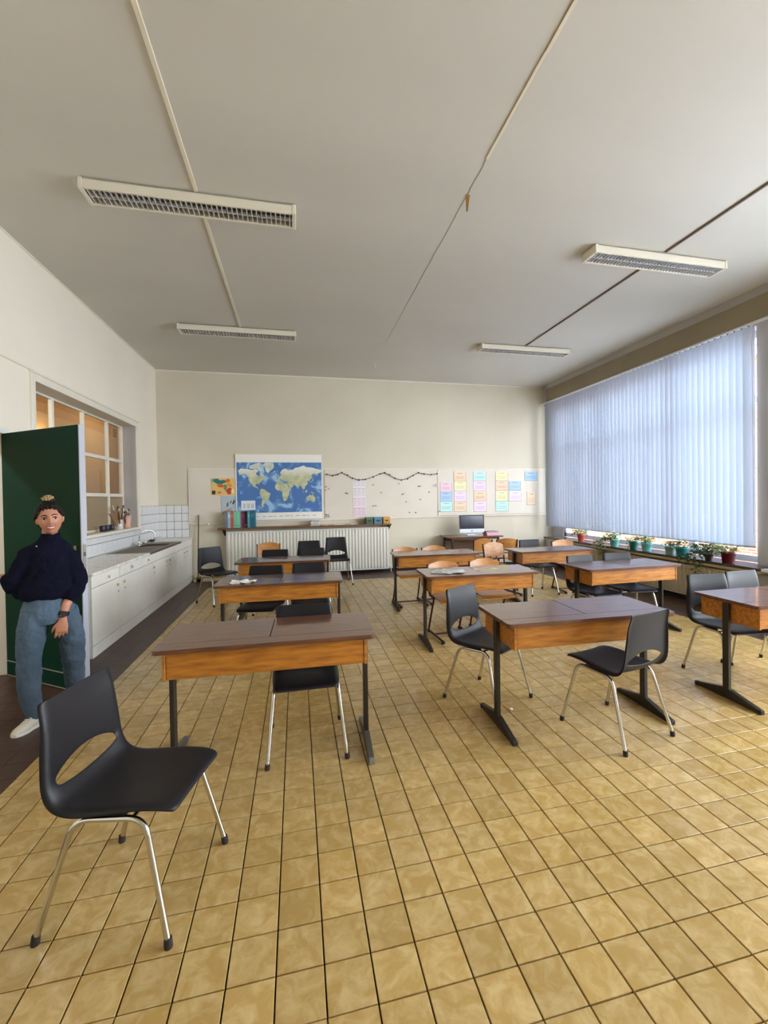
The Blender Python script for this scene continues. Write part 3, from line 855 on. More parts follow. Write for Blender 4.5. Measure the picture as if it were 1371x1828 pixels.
# ------------------------------------------------------------------ wooden chairs
def make_wood_chair():
    t = thing('wooden_chair', '', 'chair')
    def plate(n, top, bot, y0, hw, bend, th):
        vs = []
        for k in range(n + 1):
            u = -1 + 2 * k / n
            for (f, dy) in ((top, 0), (bot, 0)):
                vs.append((u * hw, y0(f(u)) + bend * u * u, f(u)))
        vs2 = [(x, y + th, z) for x, y, z in vs]; m2 = len(vs); fs = []
        for k in range(n):
            a = 2 * k
            fs += [(a, a + 1, a + 3, a + 2), (m2 + a, m2 + a + 2, m2 + a + 3, m2 + a + 1), (a, a + 2, m2 + a + 2, m2 + a), (a + 1, m2 + a + 1, m2 + a + 3, a + 3)]
        fs += [(0, m2, m2 + 1, 1), (m2 - 2, m2 - 1, 2 * m2 - 1, 2 * m2 - 2)]
        b = MB(); b.add(vs + vs2, fs); return b
    b = plate(14, lambda u: 0.735 + 0.04 * math.cos(u * PI / 2) ** 0.8 if abs(u) < 1 else 0.735, lambda u: 0.565 - 0.012 * math.cos(u * PI / 2), lambda z: 0.185 + (z - 0.55) * 0.2, 0.178, -0.022, 0.011)
    b.build('backrest', M['ply'], t)
    # seat: waterfall front
    n = 10; vs = []
    for k in range(n + 1):
        a = k / n; y = 0.18 - 0.39 * a; z = 0.432 - 0.012 * math.sin(a * PI) - (0.03 * max(0, (a - 0.82) / 0.18) ** 2)
        hw = 0.165 + 0.022 * a
        for x in (-hw, -hw * 0.5, 0, hw * 0.5, hw): vs.append((x, y, z + 0.004 * (abs(x) / hw)))
    top = vs; bot = [(x, y, z - 0.011) for x, y, z in vs]; m2 = len(vs); fs = []
    for k in range(n):
        for j in range(4):
            a = 5 * k + j; fs += [(a, a + 1, a + 6, a + 5), (m2 + a, m2 + a + 5, m2 + a + 6, m2 + a + 1)]
        fs += [(5 * k, 5 * k + 5, m2 + 5 * k + 5, m2 + 5 * k), (5 * k + 4, m2 + 5 * k + 4, m2 + 5 * k + 9, 5 * k + 9)]
    fs += [(j, m2 + j, m2 + j + 1, j + 1) for j in range(4)] + [(5 * n + j, 5 * n + j + 1, m2 + 5 * n + j + 1, m2 + 5 * n + j) for j in range(4)]
    b = MB(); b.add(top + bot, fs); b.build('seat', M['ply'], t)
    for s in (-1, 1):
        x = s * 0.185
        pts = fillet([(x, -0.24, 0.022), (x, 0.20, 0.022), (x * 0.97, 0.03, 0.408), (x * 0.97, 0.17, 0.415), (x, 0.215, 0.75)], 0.035, 5)
        b = MB(); b.tube(pts, 0.0125, 8, sc=(1.15, 0.8)); fr = b.build('side_frame', M['redsteel'], t)
        for y in (-0.235, 0.19):
            b = MB(); b.rbox(x - 0.014, x + 0.014, y - 0.022, y + 0.022, 0.0, 0.03, 0.004); b.build('floor_cap', M['rubber'], fr)
    b = MB(); b.tube([(-0.18, 0.03, 0.022), (0.18, 0.03, 0.022)], 0.010, 8); b.build('stretcher', M['redsteel'], t)
    b = MB(); b.tube([(-0.178, 0.05, 0.405), (0.178, 0.05, 0.405)], 0.010, 8); b.build('seat_bar', M['redsteel'], t)
    b = MB(); b.tube([(-0.178, 0.185, 0.52), (0.178, 0.185, 0.52)], 0.009, 8); b.build('back_bar', M['redsteel'], t)
    return t


wood0 = make_wood_chair(); remember(wood0)
woods = [
    (1.60, 4.46, (0.05, -1), 'left wooden chair behind the desk with the pile of papers'),
    (2.11, 4.52, (-0.03, -1), 'right wooden chair behind the desk with the pile of papers'),
    (1.53, 5.98, (0.03, -1), 'left wooden chair behind the farthest middle row desk'),
    (1.98, 6.02, (0.0, -1), 'right wooden chair behind the farthest middle row desk'),
    (-0.46, 7.50, (0.1, -1), 'wooden chair at the left before the white radiator'),
    (3.08, 7.20, (-0.15, 1), 'wooden chair drawn up to the computer table, below the monitor'),
    (3.53, 7.10, (0.1, 1), 'wooden chair at right end of the computer table, beside pink folders'),
    (3.03, 6.15, (0.15, -1), 'pale wooden chair standing left of the farthest right desk'),
    (4.17, 6.10, (-0.1, -1), 'wooden chair behind the farthest right desk, next to the window'),
]
for i, (x, y, d, lb) in enumerate(woods):
    o = wood0 if i == 0 else copy_tree(wood0)
    o.location = (x, y, 0); o.rotation_euler = (0, 0, math.atan2(d[0], -d[1])); tag(o, lb, 'chair', 'wooden chairs with maroon steel frames')

# ------------------------------------------------------------------ papers on desks
def crumple(name, x, y, z, lx, ly, h, rz, label, m, n=7, seed=1):
    r = random.Random(seed); vs = []; fs = []
    for i in range(n + 1):
        for j in range(n + 1):
            vs.append((lx * (i / n - 0.5) + r.uniform(-1, 1) * lx * 0.03, ly * (j / n - 0.5) + r.uniform(-1, 1) * ly * 0.06, 0.001 + h * r.random() ** 2))
    k = len(vs); vs += [(a, b_, c - 0.0008) for a, b_, c in vs]
    for i in range(n):
        for j in range(n):
            a = i * (n + 1) + j; q = (a, a + 1, a + n + 2, a + n + 1); fs += [q, tuple(k + t for t in q[::-1])]
    b = MB(); b.add(vs, fs)
    return tag(b.build(name, m, None, (x, y, z), (0, 0, rz)), label, 'paper')


crumple('crumpled_paper', -0.50, 4.27, 0.7305, 0.22, 0.14, 0.025, -0.1, 'crumpled white paper on the left lid of the second left desk', M['paper'])
def sheet(x, y, z, lx, ly, rz, label, col, group=None):
    b = MB(); b.rbox(-lx / 2, lx / 2, -ly / 2, ly / 2, 0.0, 0.0015, 0.0004)
    o = b.build('paper_sheet', M['objcol'], None, (x, y, z), (0, 0, rz), color=col)
    b = MB()
    for k in range(6): b.box(-lx * 0.38, lx * (0.38 - 0.1 * (k % 3)), ly * (0.3 - 0.12 * k), ly * (0.3 - 0.12 * k) + 0.004, 0.0015, 0.0019)
    b.build('printed_lines', M['ink'], o, kind='stuff')
    return tag(o, label, 'paper', group)
for k in range(7):
    sheet(1.50 + random.uniform(-0.09, 0.1), 4.24 + random.uniform(-0.08, 0.06), 0.7303 + 0.0022 * k, 0.21, 0.148, random.uniform(-0.9, 0.9),
          'loose printed sheet in the grey pile on left half of the middle desk', rgb(*random.choice(((206, 212, 206), (226, 226, 220), (190, 200, 196)))), 'loose sheets piled on the middle desk')
sheet(1.93, 4.28, 0.7303, 0.25, 0.11, -0.05, 'flat cream sheet alone on right half of the middle row desk', rgb(236, 214, 160))
sheet(2.05, 5.90, 0.7303, 0.21, 0.15, 0.1, 'pinkish sheet on the farthest middle row desk', rgb(206, 176, 156))

# ------------------------------------------------------------------ kitchen
KX, KZ = -1.92, 0.82
def knob(parent, y, z, key=True):
    b = MB(); b.rbox(KX + 0.001, KX + 0.006, y - 0.028, y + 0.028, z - 0.028, z + 0.028, 0.001); pl = b.build('knob', M['trim'], parent)
    b = MB(); b.rbox(KX + 0.006, KX + 0.02, y + 0.002, y + 0.022, z - 0.013, z + 0.013, 0.002); b.build('knob_grip', mat_brass, pl)
    if key:
        b = MB(); b.tube([(KX, y + (0.05 if key > 0 else -0.05), z - 0.075), (KX + 0.006, y + (0.05 if key > 0 else -0.05), z - 0.075)], 0.008, 8); b.build('keyhole', M['steel'], pl)
mat_brass = mat('pale_brass', rgb(186, 172, 130), 0.4, 0.5)
def cabinet(y0, y1, parts, label):
    t = thing('kitchen_cabinet', label, 'cabinet', (0, 0, 0), 0, 'white kitchen cabinets under the worktop')
    b = MB(); b.rbox(XL + 0.002, KX - 0.021, y0 + 0.001, y1 - 0.001, 0.115, KZ - 0.032, 0.002); b.build('body', M['offwhite'], t)
    b = MB(); b.rbox(XL + 0.002, KX, y0, y1, 0.0, 0.112, 0.002); b.build('plinth', M['offwhite'], t)
    for p in parts:
        nm, a, c, z0, z1, ky, kz, key = p[:8]; out = p[8] if len(p) > 8 else 0
        b = MB(); b.rbox(KX - 0.02 + out, KX + out, a + 0.003, c - 0.003, z0, z1, 0.002); d = b.build(nm, M['offwhite'], t)
        if ky is not None: knob(d, ky, kz, key)
    return t
zd0, zd1, zz0, zz1 = 0.672, KZ - 0.036, 0.118, 0.666
cabinet(4.70, 5.37, [('drawer', 4.70, 5.37, zd0, zd1, 5.06, 0.725, 0), ('door', 4.70, 5.37, zz0, zz1, 5.28, 0.60, 1)], 'white kitchen cabinet nearest the green door, one drawer over one door')
cabinet(5.37, 5.98, [('drawer', 5.40, 5.98, zd0 + 0.002, zd1, 5.72, 0.73, 0, 0.006), ('door', 5.37, 5.98, zz0, zz1, 5.47, 0.60, 1)], 'white kitchen cabinet second from the green door, drawer slightly ajar')
cabinet(5.98, 6.62, [('drawer', 5.98, 6.62, zd0, zd1, 6.30, 0.73, 0), ('door', 5.98, 6.62, zz0, zz1, 6.52, 0.60, 1)], 'white kitchen cabinet third from the green door, left of the sink')
cabinet(6.62, 7.76, [('fascia', 6.62, 7.76, zd0, zd1, None, 0, 0), ('door', 6.62, 7.19, zz0, zz1, 7.10, 0.60, 1), ('door', 7.19, 7.76, zz0, zz1, 7.28, 0.60, 1)], 'white double-door kitchen cabinet under the sink')
cabinet(7.76, YB - 0.002, [('fascia', 7.76, 8.27, zd0, zd1, None, 0, 0), ('fascia', 8.27, YB - 0.002, zd0, zd1, None, 0, 0), ('door', 7.76, 8.27, zz0, zz1, 8.18, 0.60, 1), ('door', 8.27, YB - 0.002, zz0, zz1, 8.36, 0.60, 1)], 'white double-door kitchen cabinet at the far end by the back wall')
b = MB(); SY0, SY1 = 6.35, 7.95
b.rbox(XL + 0.002, KX + 0.02, 4.68, SY0 - 0.001, KZ - 0.03, KZ, 0.004); b.rbox(XL + 0.002, KX + 0.02, SY1 + 0.001, YB - 0.002, KZ - 0.03, KZ, 0.004)
b.rbox(XL + 0.002, -2.43, SY0, SY1, KZ - 0.03, KZ, 0.002)
tag(b.build('worktop', M['marble']), 'white marbled worktop running along the left wall', 'worktop')
sk = thing('kitchen_sink', 'brown-grey steel sink with drainer set into the worktop', 'sink', (0, 0, 0))
b = MB(); sx0, sx1 = -2.428, KX + 0.021
b.rbox(sx0, sx1, SY0 + 0.001, 7.18, KZ - 0.028, KZ + 0.002, 0.003)
b.rbox(sx0, sx1, 7.62, SY1 - 0.001, KZ - 0.028, KZ + 0.002, 0.003); b.rbox(sx0, -2.33, 7.18, 7.62, KZ - 0.028, KZ + 0.002, 0.003); b.rbox(-1.98, sx1, 7.18, 7.62, KZ - 0.028, KZ + 0.002, 0.003)
b.build('rim', M['sink_steel'], sk)
b = MB(); b.box(-2.33, -1.98, 7.18, 7.62, KZ - 0.028, KZ - 0.024); b.build('basin', M['sink_steel'], sk)
b = MB()
for k in range(9): b.rbox(-2.36 + 0.045 * k, -2.35 + 0.045 * k, 6.42, 7.10, KZ + 0.001, KZ + 0.005, 0.0015)
b.build('drainer_rib', M['sink_steel'], sk)
fa = thing('faucet', 'chrome swan-neck tap with two white handles behind the sink', 'faucet', (-2.37, 7.40, KZ + 0.002))
b = MB(); b.lathe([(0.028, 0), (0.03, 0.012), (0.02, 0.02), (0.018, 0.06)], (0, 0, 0), 12); b.build('tap_base', M['chrome'], fa)
pts = [(0, 0, 0.05)] + [(0.01 + 0.09 * (1 - math.cos(a)), 0.06 * (1 - math.cos(a)), 0.16 + 0.07 * math.sin(a)) for a in [k * PI / 10 for k in range(11)]] + [(0.19, 0.12, 0.11)]
b = MB(); b.tube(pts, 0.010, 10); b.build('spout', M['chrome'], fa)
b = MB(); b.tube([(0.19, 0.12, 0.115), (0.19, 0.12, 0.08)], 0.014, 10); b.build('aerator', M['steel'], fa)
for s in (-1, 1):
    b = MB(); b.tube([(0.0, s * 0.02, 0.035), (0.05, s * 0.10, 0.035)], 0.010, 8); v_ = b.build('valve', M['chrome'], fa)
    b = MB(); b.lathe([(0.012, 0.0), (0.024, 0.004), (0.024, 0.016), (0.015, 0.022)], (0.055, s * 0.105, 0.03), 10); b.build('tap_handle', M['offwhite'], v_)
b = MB(); b.rbox(-0.035, 0.035, -0.06, 0.06, 0, 0.035, 0.012); tag(b.build('sponge', M['black'], None, (-2.40, 8.13, KZ)), 'black sponge lying behind the sink', 'sponge')
b = MB(); b.rbox(-0.03, 0.03, -0.06, 0.06, 0, 0.05, 0.006); tag(b.build('grey_box', M['pier'], None, (-2.38, 8.47, KZ)), 'small grey box in the worktop corner', 'box')

# white wall tiles
def wall_tiles(parent, origin, du, dv, nu, nv, su, sv, normal, u_last=None):
    """a tiled field: grout backing plus one object per tile"""
    o = Vector(origin); du = Vector(du); dv = Vector(dv); nr = Vector(normal)
    me = None
    for i in range(nu):
        for k in range(nv):
            wu = su; wv_ = sv
            p = o + du * (su * i) + dv * (sv * k)
            key = (round(su, 4), round(sv, 4), tuple(normal))
            if key not in TILE_ME:
                g2 = 0.0038; a = du * g2 + dv * g2; b2 = du * (su - g2) + dv * (sv - g2) + nr * 0.008
                lo_ = [min(a[q], b2[q]) for q in range(3)]; hi_ = [max(a[q], b2[q]) for q in range(3)]
                mm = MB(); mm.rbox(lo_[0], hi_[0], lo_[1], hi_[1], lo_[2], hi_[2], 0.0012); TILE_ME[key] = mm.mesh('tile', M['wall_tile'])
            link('tile', TILE_ME[key], parent, p)
TILE_ME = {}
b = MB(); b.box(XL, -1.955, YB - 0.004, YB, KZ, 1.42); b.build('grout', M['tile_grout'], wall_back)
wall_tiles(wall_back, (XL + 0.005, YB - 0.003, KZ + 0.001), (1, 0, 0), (0, 0, 1), 4, 4, 0.13, 0.1495, (0, -1, 0))
b = MB(); b.box(XL, XL + 0.004, W1 + 0.078, YB, KZ, 1.42); b.box(XL, XL + 0.004, 4.7, W1 + 0.078, KZ, WZ0 - 0.031); b.build('grout', M['tile_grout'], wall_left)
wall_tiles(wall_left, (XL + 0.003, W1 + 0.08, KZ + 0.001), (0, 1, 0), (0, 0, 1), 7, 4, 0.1425, 0.1495, (1, 0, 0))
wall_tiles(wall_left, (XL + 0.003, 4.72, KZ + 0.001), (0, 1, 0), (0, 0, 1), 20, 1, 0.1525, 0.1495, (1, 0, 0))
wall_tiles(wall_left, (XL + 0.003, 4.72, KZ + 0.1505), (0, 1, 0), (0, 0, 1), 20, 1, 0.1525, 0.080, (1, 0, 0))

# things on the inner sill
SZ = WZ0 + 0.012
for k, y in enumerate((6.66, 6.80, 6.96)):
    b = MB(); b.lathe([(0.032, 0), (0.036, 0.004), (0.038, 0.075), (0.034, 0.08), (0.033, 0.06)], (0, 0, 0), 14)
    o = b.build('dark_cup', M['objgloss'], None, (-2.57, y, SZ), color=rgb(40, 46, 58))
    tag(o, ('left', 'middle', 'right')[k] + ' one of three small dark cups on the inner window sill', 'cup', 'small dark cups on the sill')
    b = MB(); b.lathe([(0.034, 0.055), (0.034, 0.058)], (0, 0, 0), 14); b.build('paint', M['soil'], o)
b = MB(); b.lathe([(0.045, 0), (0.05, 0.006), (0.055, 0.14), (0.052, 0.14), (0.047, 0.012)], (0, 0, 0), 16)
tag(b.build('glass_jar', mat('clear_jar', rgb(205, 205, 200), 0.1), None, (-2.56, 7.2, SZ)), 'pale jar holding many brushes on the inner window sill', 'jar')
b = MB(); b.lathe([(0.04, 0), (0.045, 0.006), (0.062, 0.19), (0.058, 0.19), (0.043, 0.012)], (0, 0, 0), 16)
tag(b.build('pink_tumbler', mat('pink_plastic', rgb(226, 178, 160), 0.35), None, (-2.56, 7.50, SZ)), 'pink tumbler at the right of the brushes on the sill', 'tumbler')
ORD = ['first', 'second', 'third', 'fourth', 'fifth', 'sixth', 'seventh', 'eighth', 'ninth']
brc = [rgb(130, 86, 52), rgb(170, 120, 70), rgb(96, 60, 46), rgb(205, 190, 160), rgb(120, 60, 50), rgb(66, 44, 40)]
def brush(base, tip, col, label, grp):
    b = MB(); base = Vector(base); tip = Vector(tip)
    mid = base.lerp(tip, 0.78)
    b.tube([base, base.lerp(tip, 0.4), mid], [0.005, 0.008, 0.006], 6); o = b.build('paint_brush', M['objgloss'], None, color=col)
    b = MB(); b.tube([mid, base.lerp(tip, 0.88)], [0.008, 0.009], 6); b.build('ferrule', M['steel'], o)
    b = MB(); b.tube([base.lerp(tip, 0.88), base.lerp(tip, 0.95), tip], [0.010, 0.014, 0.006], 6); b.build('bristles', M['objcol'], o, color=rgb(*random.choice(((90, 60, 44), (210, 196, 168), (60, 44, 36)))))
    tag(o, label, 'brush', grp)
for k in range(9):
    a = -1 + 2 * k / 8
    brush((-2.56 + 0.012 * ((k % 3) - 1), 7.2 + 0.02 * a, SZ + 0.012), (-2.56 + 0.05 * ((k % 3) - 1), 7.2 + 0.24 * a - 0.03, SZ + 0.34 - 0.07 * abs(a) + 0.03 * (k % 2)), brc[k % 6],
          ORD[k] + ' paint brush from the left in the pale jar on the sill', 'brushes in the pale jar')
for k in range(4):
    a = -1 + 2 * k / 3
    brush((-2.56 + 0.01 * a, 7.50 + 0.015 * a, SZ + 0.012), (-2.54, 7.50 + 0.09 * a - 0.06, SZ + 0.26 + 0.03 * (k % 2)), brc[(k + 2) % 6], ORD[k] + ' paint brush from the left in the pink tumbler', 'brushes in the pink tumbler')

# ------------------------------------------------------------------ back wall
bd = thing('pin_board', 'long cream pin board panels across the back wall', 'board', (0, YB, 0))
for x0, x1, z0 in ((-1.94, 0.53, 1.095), (0.54, 2.89, 1.09), (2.90, 5.42, 1.105)):
    b = MB(); b.rbox(x0, x1, -0.018, -0.001, z0, 2.078, 0.002); b.build('panel', M['board'], bd)
b = MB(); b.rbox(-1.95, 5.43, -0.024, -0.001, 2.079, 2.095, 0.002); b.rbox(-1.95, 5.43, -0.026, -0.001, 1.072, 1.09, 0.002); b.rbox(-1.957, -1.942, -0.026, -0.001, 1.07, 2.095, 0.002)
b.build('frame', M['trim'], bd)
YP = YB - 0.0185      # face of the board

# world map
def mat_sea():
    m = bpy.data.materials.new('map_sea'); m.use_nodes = True
    N = m.node_tree.nodes; L = m.node_tree.links; b = N['Principled BSDF']; b.inputs['Roughness'].default_value = 0.6
    t = N.new('ShaderNodeTexCoord'); n = N.new('ShaderNodeTexNoise'); n.inputs['Scale'].default_value = 3.2; n.inputs['Detail'].default_value = 4; n.inputs['Distortion'].default_value = 1.2
    L.new(t.outputs['Object'], n.inputs['Vector']); r = N.new('ShaderNodeValToRGB'); L.new(n.outputs[0], r.inputs[0])
    e = r.color_ramp.elements; e[0].position = 0.5; e[0].color = rgb(72, 116, 176); e[1].position = 0.62; e[1].color = rgb(158, 194, 224)
    x = e.new(0.56); x.color = rgb(96, 140, 194)
    L.new(r.outputs[0], b.inputs['Base Color']); return m
M['sea'] = mat_sea()
M['land'] = mat('map_land', rgb(168, 182, 138), 0.7, var=0.5, vscale=9, col2=rgb(214, 208, 176))
_nt = M['land'].node_tree; _b = _nt.nodes['Principled BSDF']; _src = _b.inputs['Base Color'].links[0].from_socket
_tc = _nt.nodes.new('ShaderNodeTexCoord'); _sp = _nt.nodes.new('ShaderNodeSeparateXYZ'); _mr = _nt.nodes.new('ShaderNodeMapRange'); _mx = _nt.nodes.new('ShaderNodeMix'); _mx.data_type = 'RGBA'
_mr.inputs[1].default_value = 1.93; _mr.inputs[2].default_value = 2.10; _mx.inputs[7].default_value = rgb(228, 230, 222)      # northern land is printed paler
_nt.links.new(_tc.outputs['Object'], _sp.inputs[0]); _nt.links.new(_sp.outputs['Z'], _mr.inputs[0]); _nt.links.new(_mr.outputs[0], _mx.inputs[0]); _nt.links.new(_src, _mx.inputs[6]); _nt.links.new(_mx.outputs[2], _b.inputs['Base Color'])
M['ice'] = mat('map_ice', rgb(226, 228, 220), 0.7, var=0.15, vscale=9, col2=rgb(188, 200, 178))
mp_ = thing('world_map', 'large world map poster with blue oceans and white margins', 'map', (0, YB - 0.0268, 0))
MX0, MX1, MZ0, MZ1 = -1.125, 0.493, 1.113, 2.371
b = MB(); b.rbox(MX0, MX1, -0.006, -0.001, MZ0, MZ1, 0.001); b.build('sheet', M['paper'], mp_)
PX0, PX1, PZ0, PZ1 = MX0 + 0.02, MX1 - 0.008, MZ0 + 0.13, MZ1 - 0.155
b = MB(); b.box(PX0, PX1, -0.0072, -0.0058, PZ0, PZ1); b.build('sea', M['sea'], mp_)
def mil(lat): return 1.25 * math.log(math.tan(PI / 4 + 0.4 * math.radians(lat)))
LA0, LA1 = mil(-66), mil(82)
def mp(lon, lat):
    return (PX0 + (PX1 - PX0) * (lon + 172) / 352, PZ0 + (PZ1 - PZ0) * (mil(lat) - LA0) / (LA1 - LA0))
lands = {
    'americas_north': [(-166, 66), (-156, 71), (-128, 70), (-110, 68), (-95, 70), (-82, 68), (-94, 60), (-92, 57), (-80, 52), (-78, 58), (-72, 62), (-64, 58), (-56, 52), (-66, 49), (-60, 46), (-70, 43), (-76, 36), (-81, 30), (-80, 25), (-84, 30), (-96, 28), (-97, 20), (-90, 21), (-88, 16), (-83, 10), (-78, 8), (-86, 12), (-105, 20), (-112, 28), (-110, 24), (-118, 34), (-124, 42), (-124, 49), (-136, 58), (-150, 60), (-160, 55), (-162, 60)],
    'americas_south': [(-78, 8), (-72, 12), (-60, 9), (-50, 1), (-35, -6), (-39, -14), (-42, -23), (-53, -33), (-58, -39), (-65, -42), (-68, -52), (-72, -52), (-73, -40), (-70, -20), (-77, -12), (-81, -5), (-78, 2)],
    'africa': [(-6, 36), (10, 37), (20, 31), (32, 31), (37, 20), (43, 12), (51, 11), (41, -2), (40, -14), (35, -22), (32, -29), (20, -35), (16, -28), (12, -16), (13, -5), (8, 4), (-8, 5), (-17, 14), (-16, 24)],
    'eurasia': [(-9, 37), (-9, 43), (-1, 44), (-4, 48), (6, 53), (10, 57), (6, 59), (5, 62), (15, 69), (28, 71), (40, 67), (44, 68), (60, 69), (70, 73), (80, 73), (104, 77), (115, 74), (140, 73), (160, 70), (179, 68), (179, 63), (163, 59), (160, 52), (156, 58), (142, 59), (136, 54), (141, 48), (130, 42), (127, 35), (122, 40), (118, 38), (122, 30), (115, 23), (108, 20), (109, 12), (104, 9), (100, 13), (103, 2), (98, 10), (94, 18), (88, 22), (80, 15), (78, 8), (73, 18), (66, 25), (57, 26), (60, 22), (52, 15), (44, 13), (38, 24), (35, 32), (36, 36), (27, 37), (23, 37), (20, 41), (13, 45), (18, 40), (16, 38), (9, 44), (3, 43), (0, 39), (-5, 36)],
    'australia': [(114, -22), (122, -17), (130, -12), (137, -16), (142, -11), (146, -19), (153, -26), (150, -37), (140, -38), (130, -32), (116, -35)],
    'greenland': [(-72, 77), (-55, 81.5), (-22, 81.5), (-20, 73), (-40, 64), (-45, 60), (-53, 66), (-58, 75)],
    'arctic_islands': [(-120, 71), (-118, 76), (-95, 80), (-75, 81), (-80, 74), (-64, 66), (-74, 65), (-88, 71), (-105, 70)],
    'british_isles': [(-5, 50), (1, 52), (-2, 57), (-5, 58), (-4, 54)], 'japan': [(131, 32), (140, 36), (145, 43), (141, 44), (138, 37), (131, 34)],
    'madagascar': [(44, -24), (49, -13), (50, -16), (47, -25)], 'borneo': [(109, 1), (116, 7), (119, 3), (115, -4), (110, -3)], 'sumatra': [(95, 5), (104, -3), (105, -6), (101, -3)],
    'new_guinea': [(131, -1), (141, -3), (150, -10), (143, -9), (138, -7)], 'new_zealand': [(167, -46), (172, -41), (178, -38), (174, -41), (170, -46)], 'iceland': [(-23, 64), (-14, 66), (-15, 64), (-20, 63)],
    'antarctica': [(-172, -65.8), (-60, -65), (-20, -65.6), (60, -65), (179, -65.2), (179, -65.9), (-172, -65.95)],
}
for k, pl in lands.items():
    poly = [mp(*q) for q in pl]
    b = MB(); b.prism(poly, -0.0082, -0.0070, 'xz'); b.build('landmass', M['ice'] if k in ('greenland', 'arctic_islands', 'antarctica') else M['land'], mp_)
    if k in ('eurasia', 'americas_north'):
        nb = [mp(lo_, la + 0) for lo_, la in pl if la > 60]
b = MB()
for k in range(14): b.box(MX0 + 0.06 + k * 0.105, MX0 + 0.10 + k * 0.105 + 0.02 * (k % 3), -0.0068, -0.0058, MZ0 + 0.06, MZ0 + 0.068)
b.build('printed_lines', M['ink'], mp_, kind='stuff')

def poster(name, x0, x1, z0, z1, label, cat, col, y=YP, th=0.002):
    t = thing(name, label, cat, (0, y, 0)); b = MB(); b.rbox(x0, x1, -0.001 - th, -0.001, z0, z1, 0.0005); b.build('sheet', M['objcol'], t, color=col); return t
def patch(t, poly, col, y, name='printed_patch'):
    b = MB(); b.prism(poly, y - 0.0008, y, 'xz'); b.build(name, M['objcol'], t, color=col)
# coloured regional map poster
rm = poster('regional_map', -1.572, -1.133, 1.593, 1.915, 'small orange, green and red regional map poster left of the world map', 'map', rgb(228, 190, 118))
def rp(pts): return [(-1.572 + 0.439 * u, 1.915 - 0.322 * v) for u, v in pts]
for pts, c in (([(0.10, 0.05), (0.3, 0.02), (0.36, 0.12), (0.55, 0.10), (0.64, 0.24), (0.45, 0.34), (0.25, 0.32), (0.12, 0.2)], rgb(40, 120, 112)), ([(0.55, 0.12), (0.72, 0.02), (0.80, 0.12), (0.76, 0.24), (0.64, 0.25)], rgb(206, 116, 36)),
               ([(0.24, 0.34), (0.45, 0.34), (0.55, 0.42), (0.48, 0.55), (0.30, 0.50)], rgb(206, 92, 52)), ([(0.54, 0.38), (0.64, 0.34), (0.68, 0.6), (0.58, 0.72), (0.52, 0.6)], rgb(110, 134, 96)),
               ([(0.60, 0.72), (0.75, 0.55), (0.84, 0.6), (0.82, 0.92), (0.70, 0.95)], rgb(190, 62, 40)), ([(0.66, 0.27), (0.82, 0.3), (0.88, 0.5), (0.76, 0.56), (0.68, 0.45)], rgb(222, 150, 60)),
               ([(0.80, 0.7), (0.92, 0.6), (0.97, 0.85), (0.86, 0.95)], rgb(240, 220, 150)), ([(0.05, 0.72), (0.19, 0.72), (0.19, 0.94), (0.05, 0.94)], rgb(44, 54, 84)), ([(0.26, 0.8), (0.4, 0.76), (0.42, 0.88), (0.3, 0.9)], rgb(212, 120, 50)), ([(0.03, 0.06), (0.09, 0.03), (0.11, 0.2), (0.05, 0.3)], rgb(84, 172, 186))):
    patch(rm, rp(pts), c, -0.0035)
# pale drawing
dr = poster('pinned_drawing', -1.392, -1.128, 1.22, 1.586, 'pale blue pinned sheet with a grey plant drawing beneath the orange map', 'drawing', rgb(176, 190, 196))
for pts, c in (([(-1.30, 1.36), (-1.26, 1.40), (-1.27, 1.47), (-1.29, 1.44)], rgb(84, 96, 92)), ([(-1.25, 1.43), (-1.21, 1.50), (-1.20, 1.46)], rgb(84, 96, 92)), ([(-1.20, 1.42), (-1.16, 1.52), (-1.14, 1.47), (-1.17, 1.42)], rgb(64, 78, 76)), ([(-1.37, 1.24), (-1.30, 1.28), (-1.20, 1.27), (-1.19, 1.31), (-1.28, 1.32), (-1.36, 1.29)], rgb(184, 120, 104)), ([(-1.30, 1.32), (-1.20, 1.36), (-1.15, 1.42), (-1.16, 1.40), (-1.22, 1.33)], rgb(130, 150, 136))):
    patch(dr, pts, c, -0.0035)
# white info sheet on the map
inf = poster('info_sheet', -1.03, -0.775, 1.305, 1.485, 'small white printed sheet pinned over the lower left of the world map', 'paper', rgb(226, 230, 232), YB - 0.0353)
for k in range(3): patch(inf, [(-1.0 + 0.075 * k, 1.34), (-0.95 + 0.075 * k, 1.34), (-0.95 + 0.075 * k, 1.43), (-1.0 + 0.075 * k, 1.43)], rgb(190, 198, 200), -0.0035)

# calendar strip
cl = thing('wall_calendar', 'tall white calendar strip hanging on the board below the bead garland', 'calendar', (0, YP, 0))
for k in range(4):
    z1 = 1.905 - 0.198 * k
    b = MB(); b.rbox(1.105, 1.362, -0.0035, -0.001, z1 - 0.196, z1, 0.0005); b.build('page', M['objcol'], cl, color=rgb(234, 228, 230) if k < 2 else (rgb(238, 222, 228) if k == 2 else rgb(234, 212, 222)))
    b = MB()
    for j in range(3):
        x0 = 1.118 + 0.082 * j
        b.box(x0, x0 + 0.06, -0.0042, -0.0034, z1 - 0.02, z1 - 0.012)
        for q in range(7): b.box(x0, x0 + 0.066, -0.0042, -0.0034, z1 - 0.045 - 0.019 * q, z1 - 0.042 - 0.019 * q)
    b.build('printed_lines', M['objcol'], cl, color=rgb(150, 128, 140), kind='stuff')

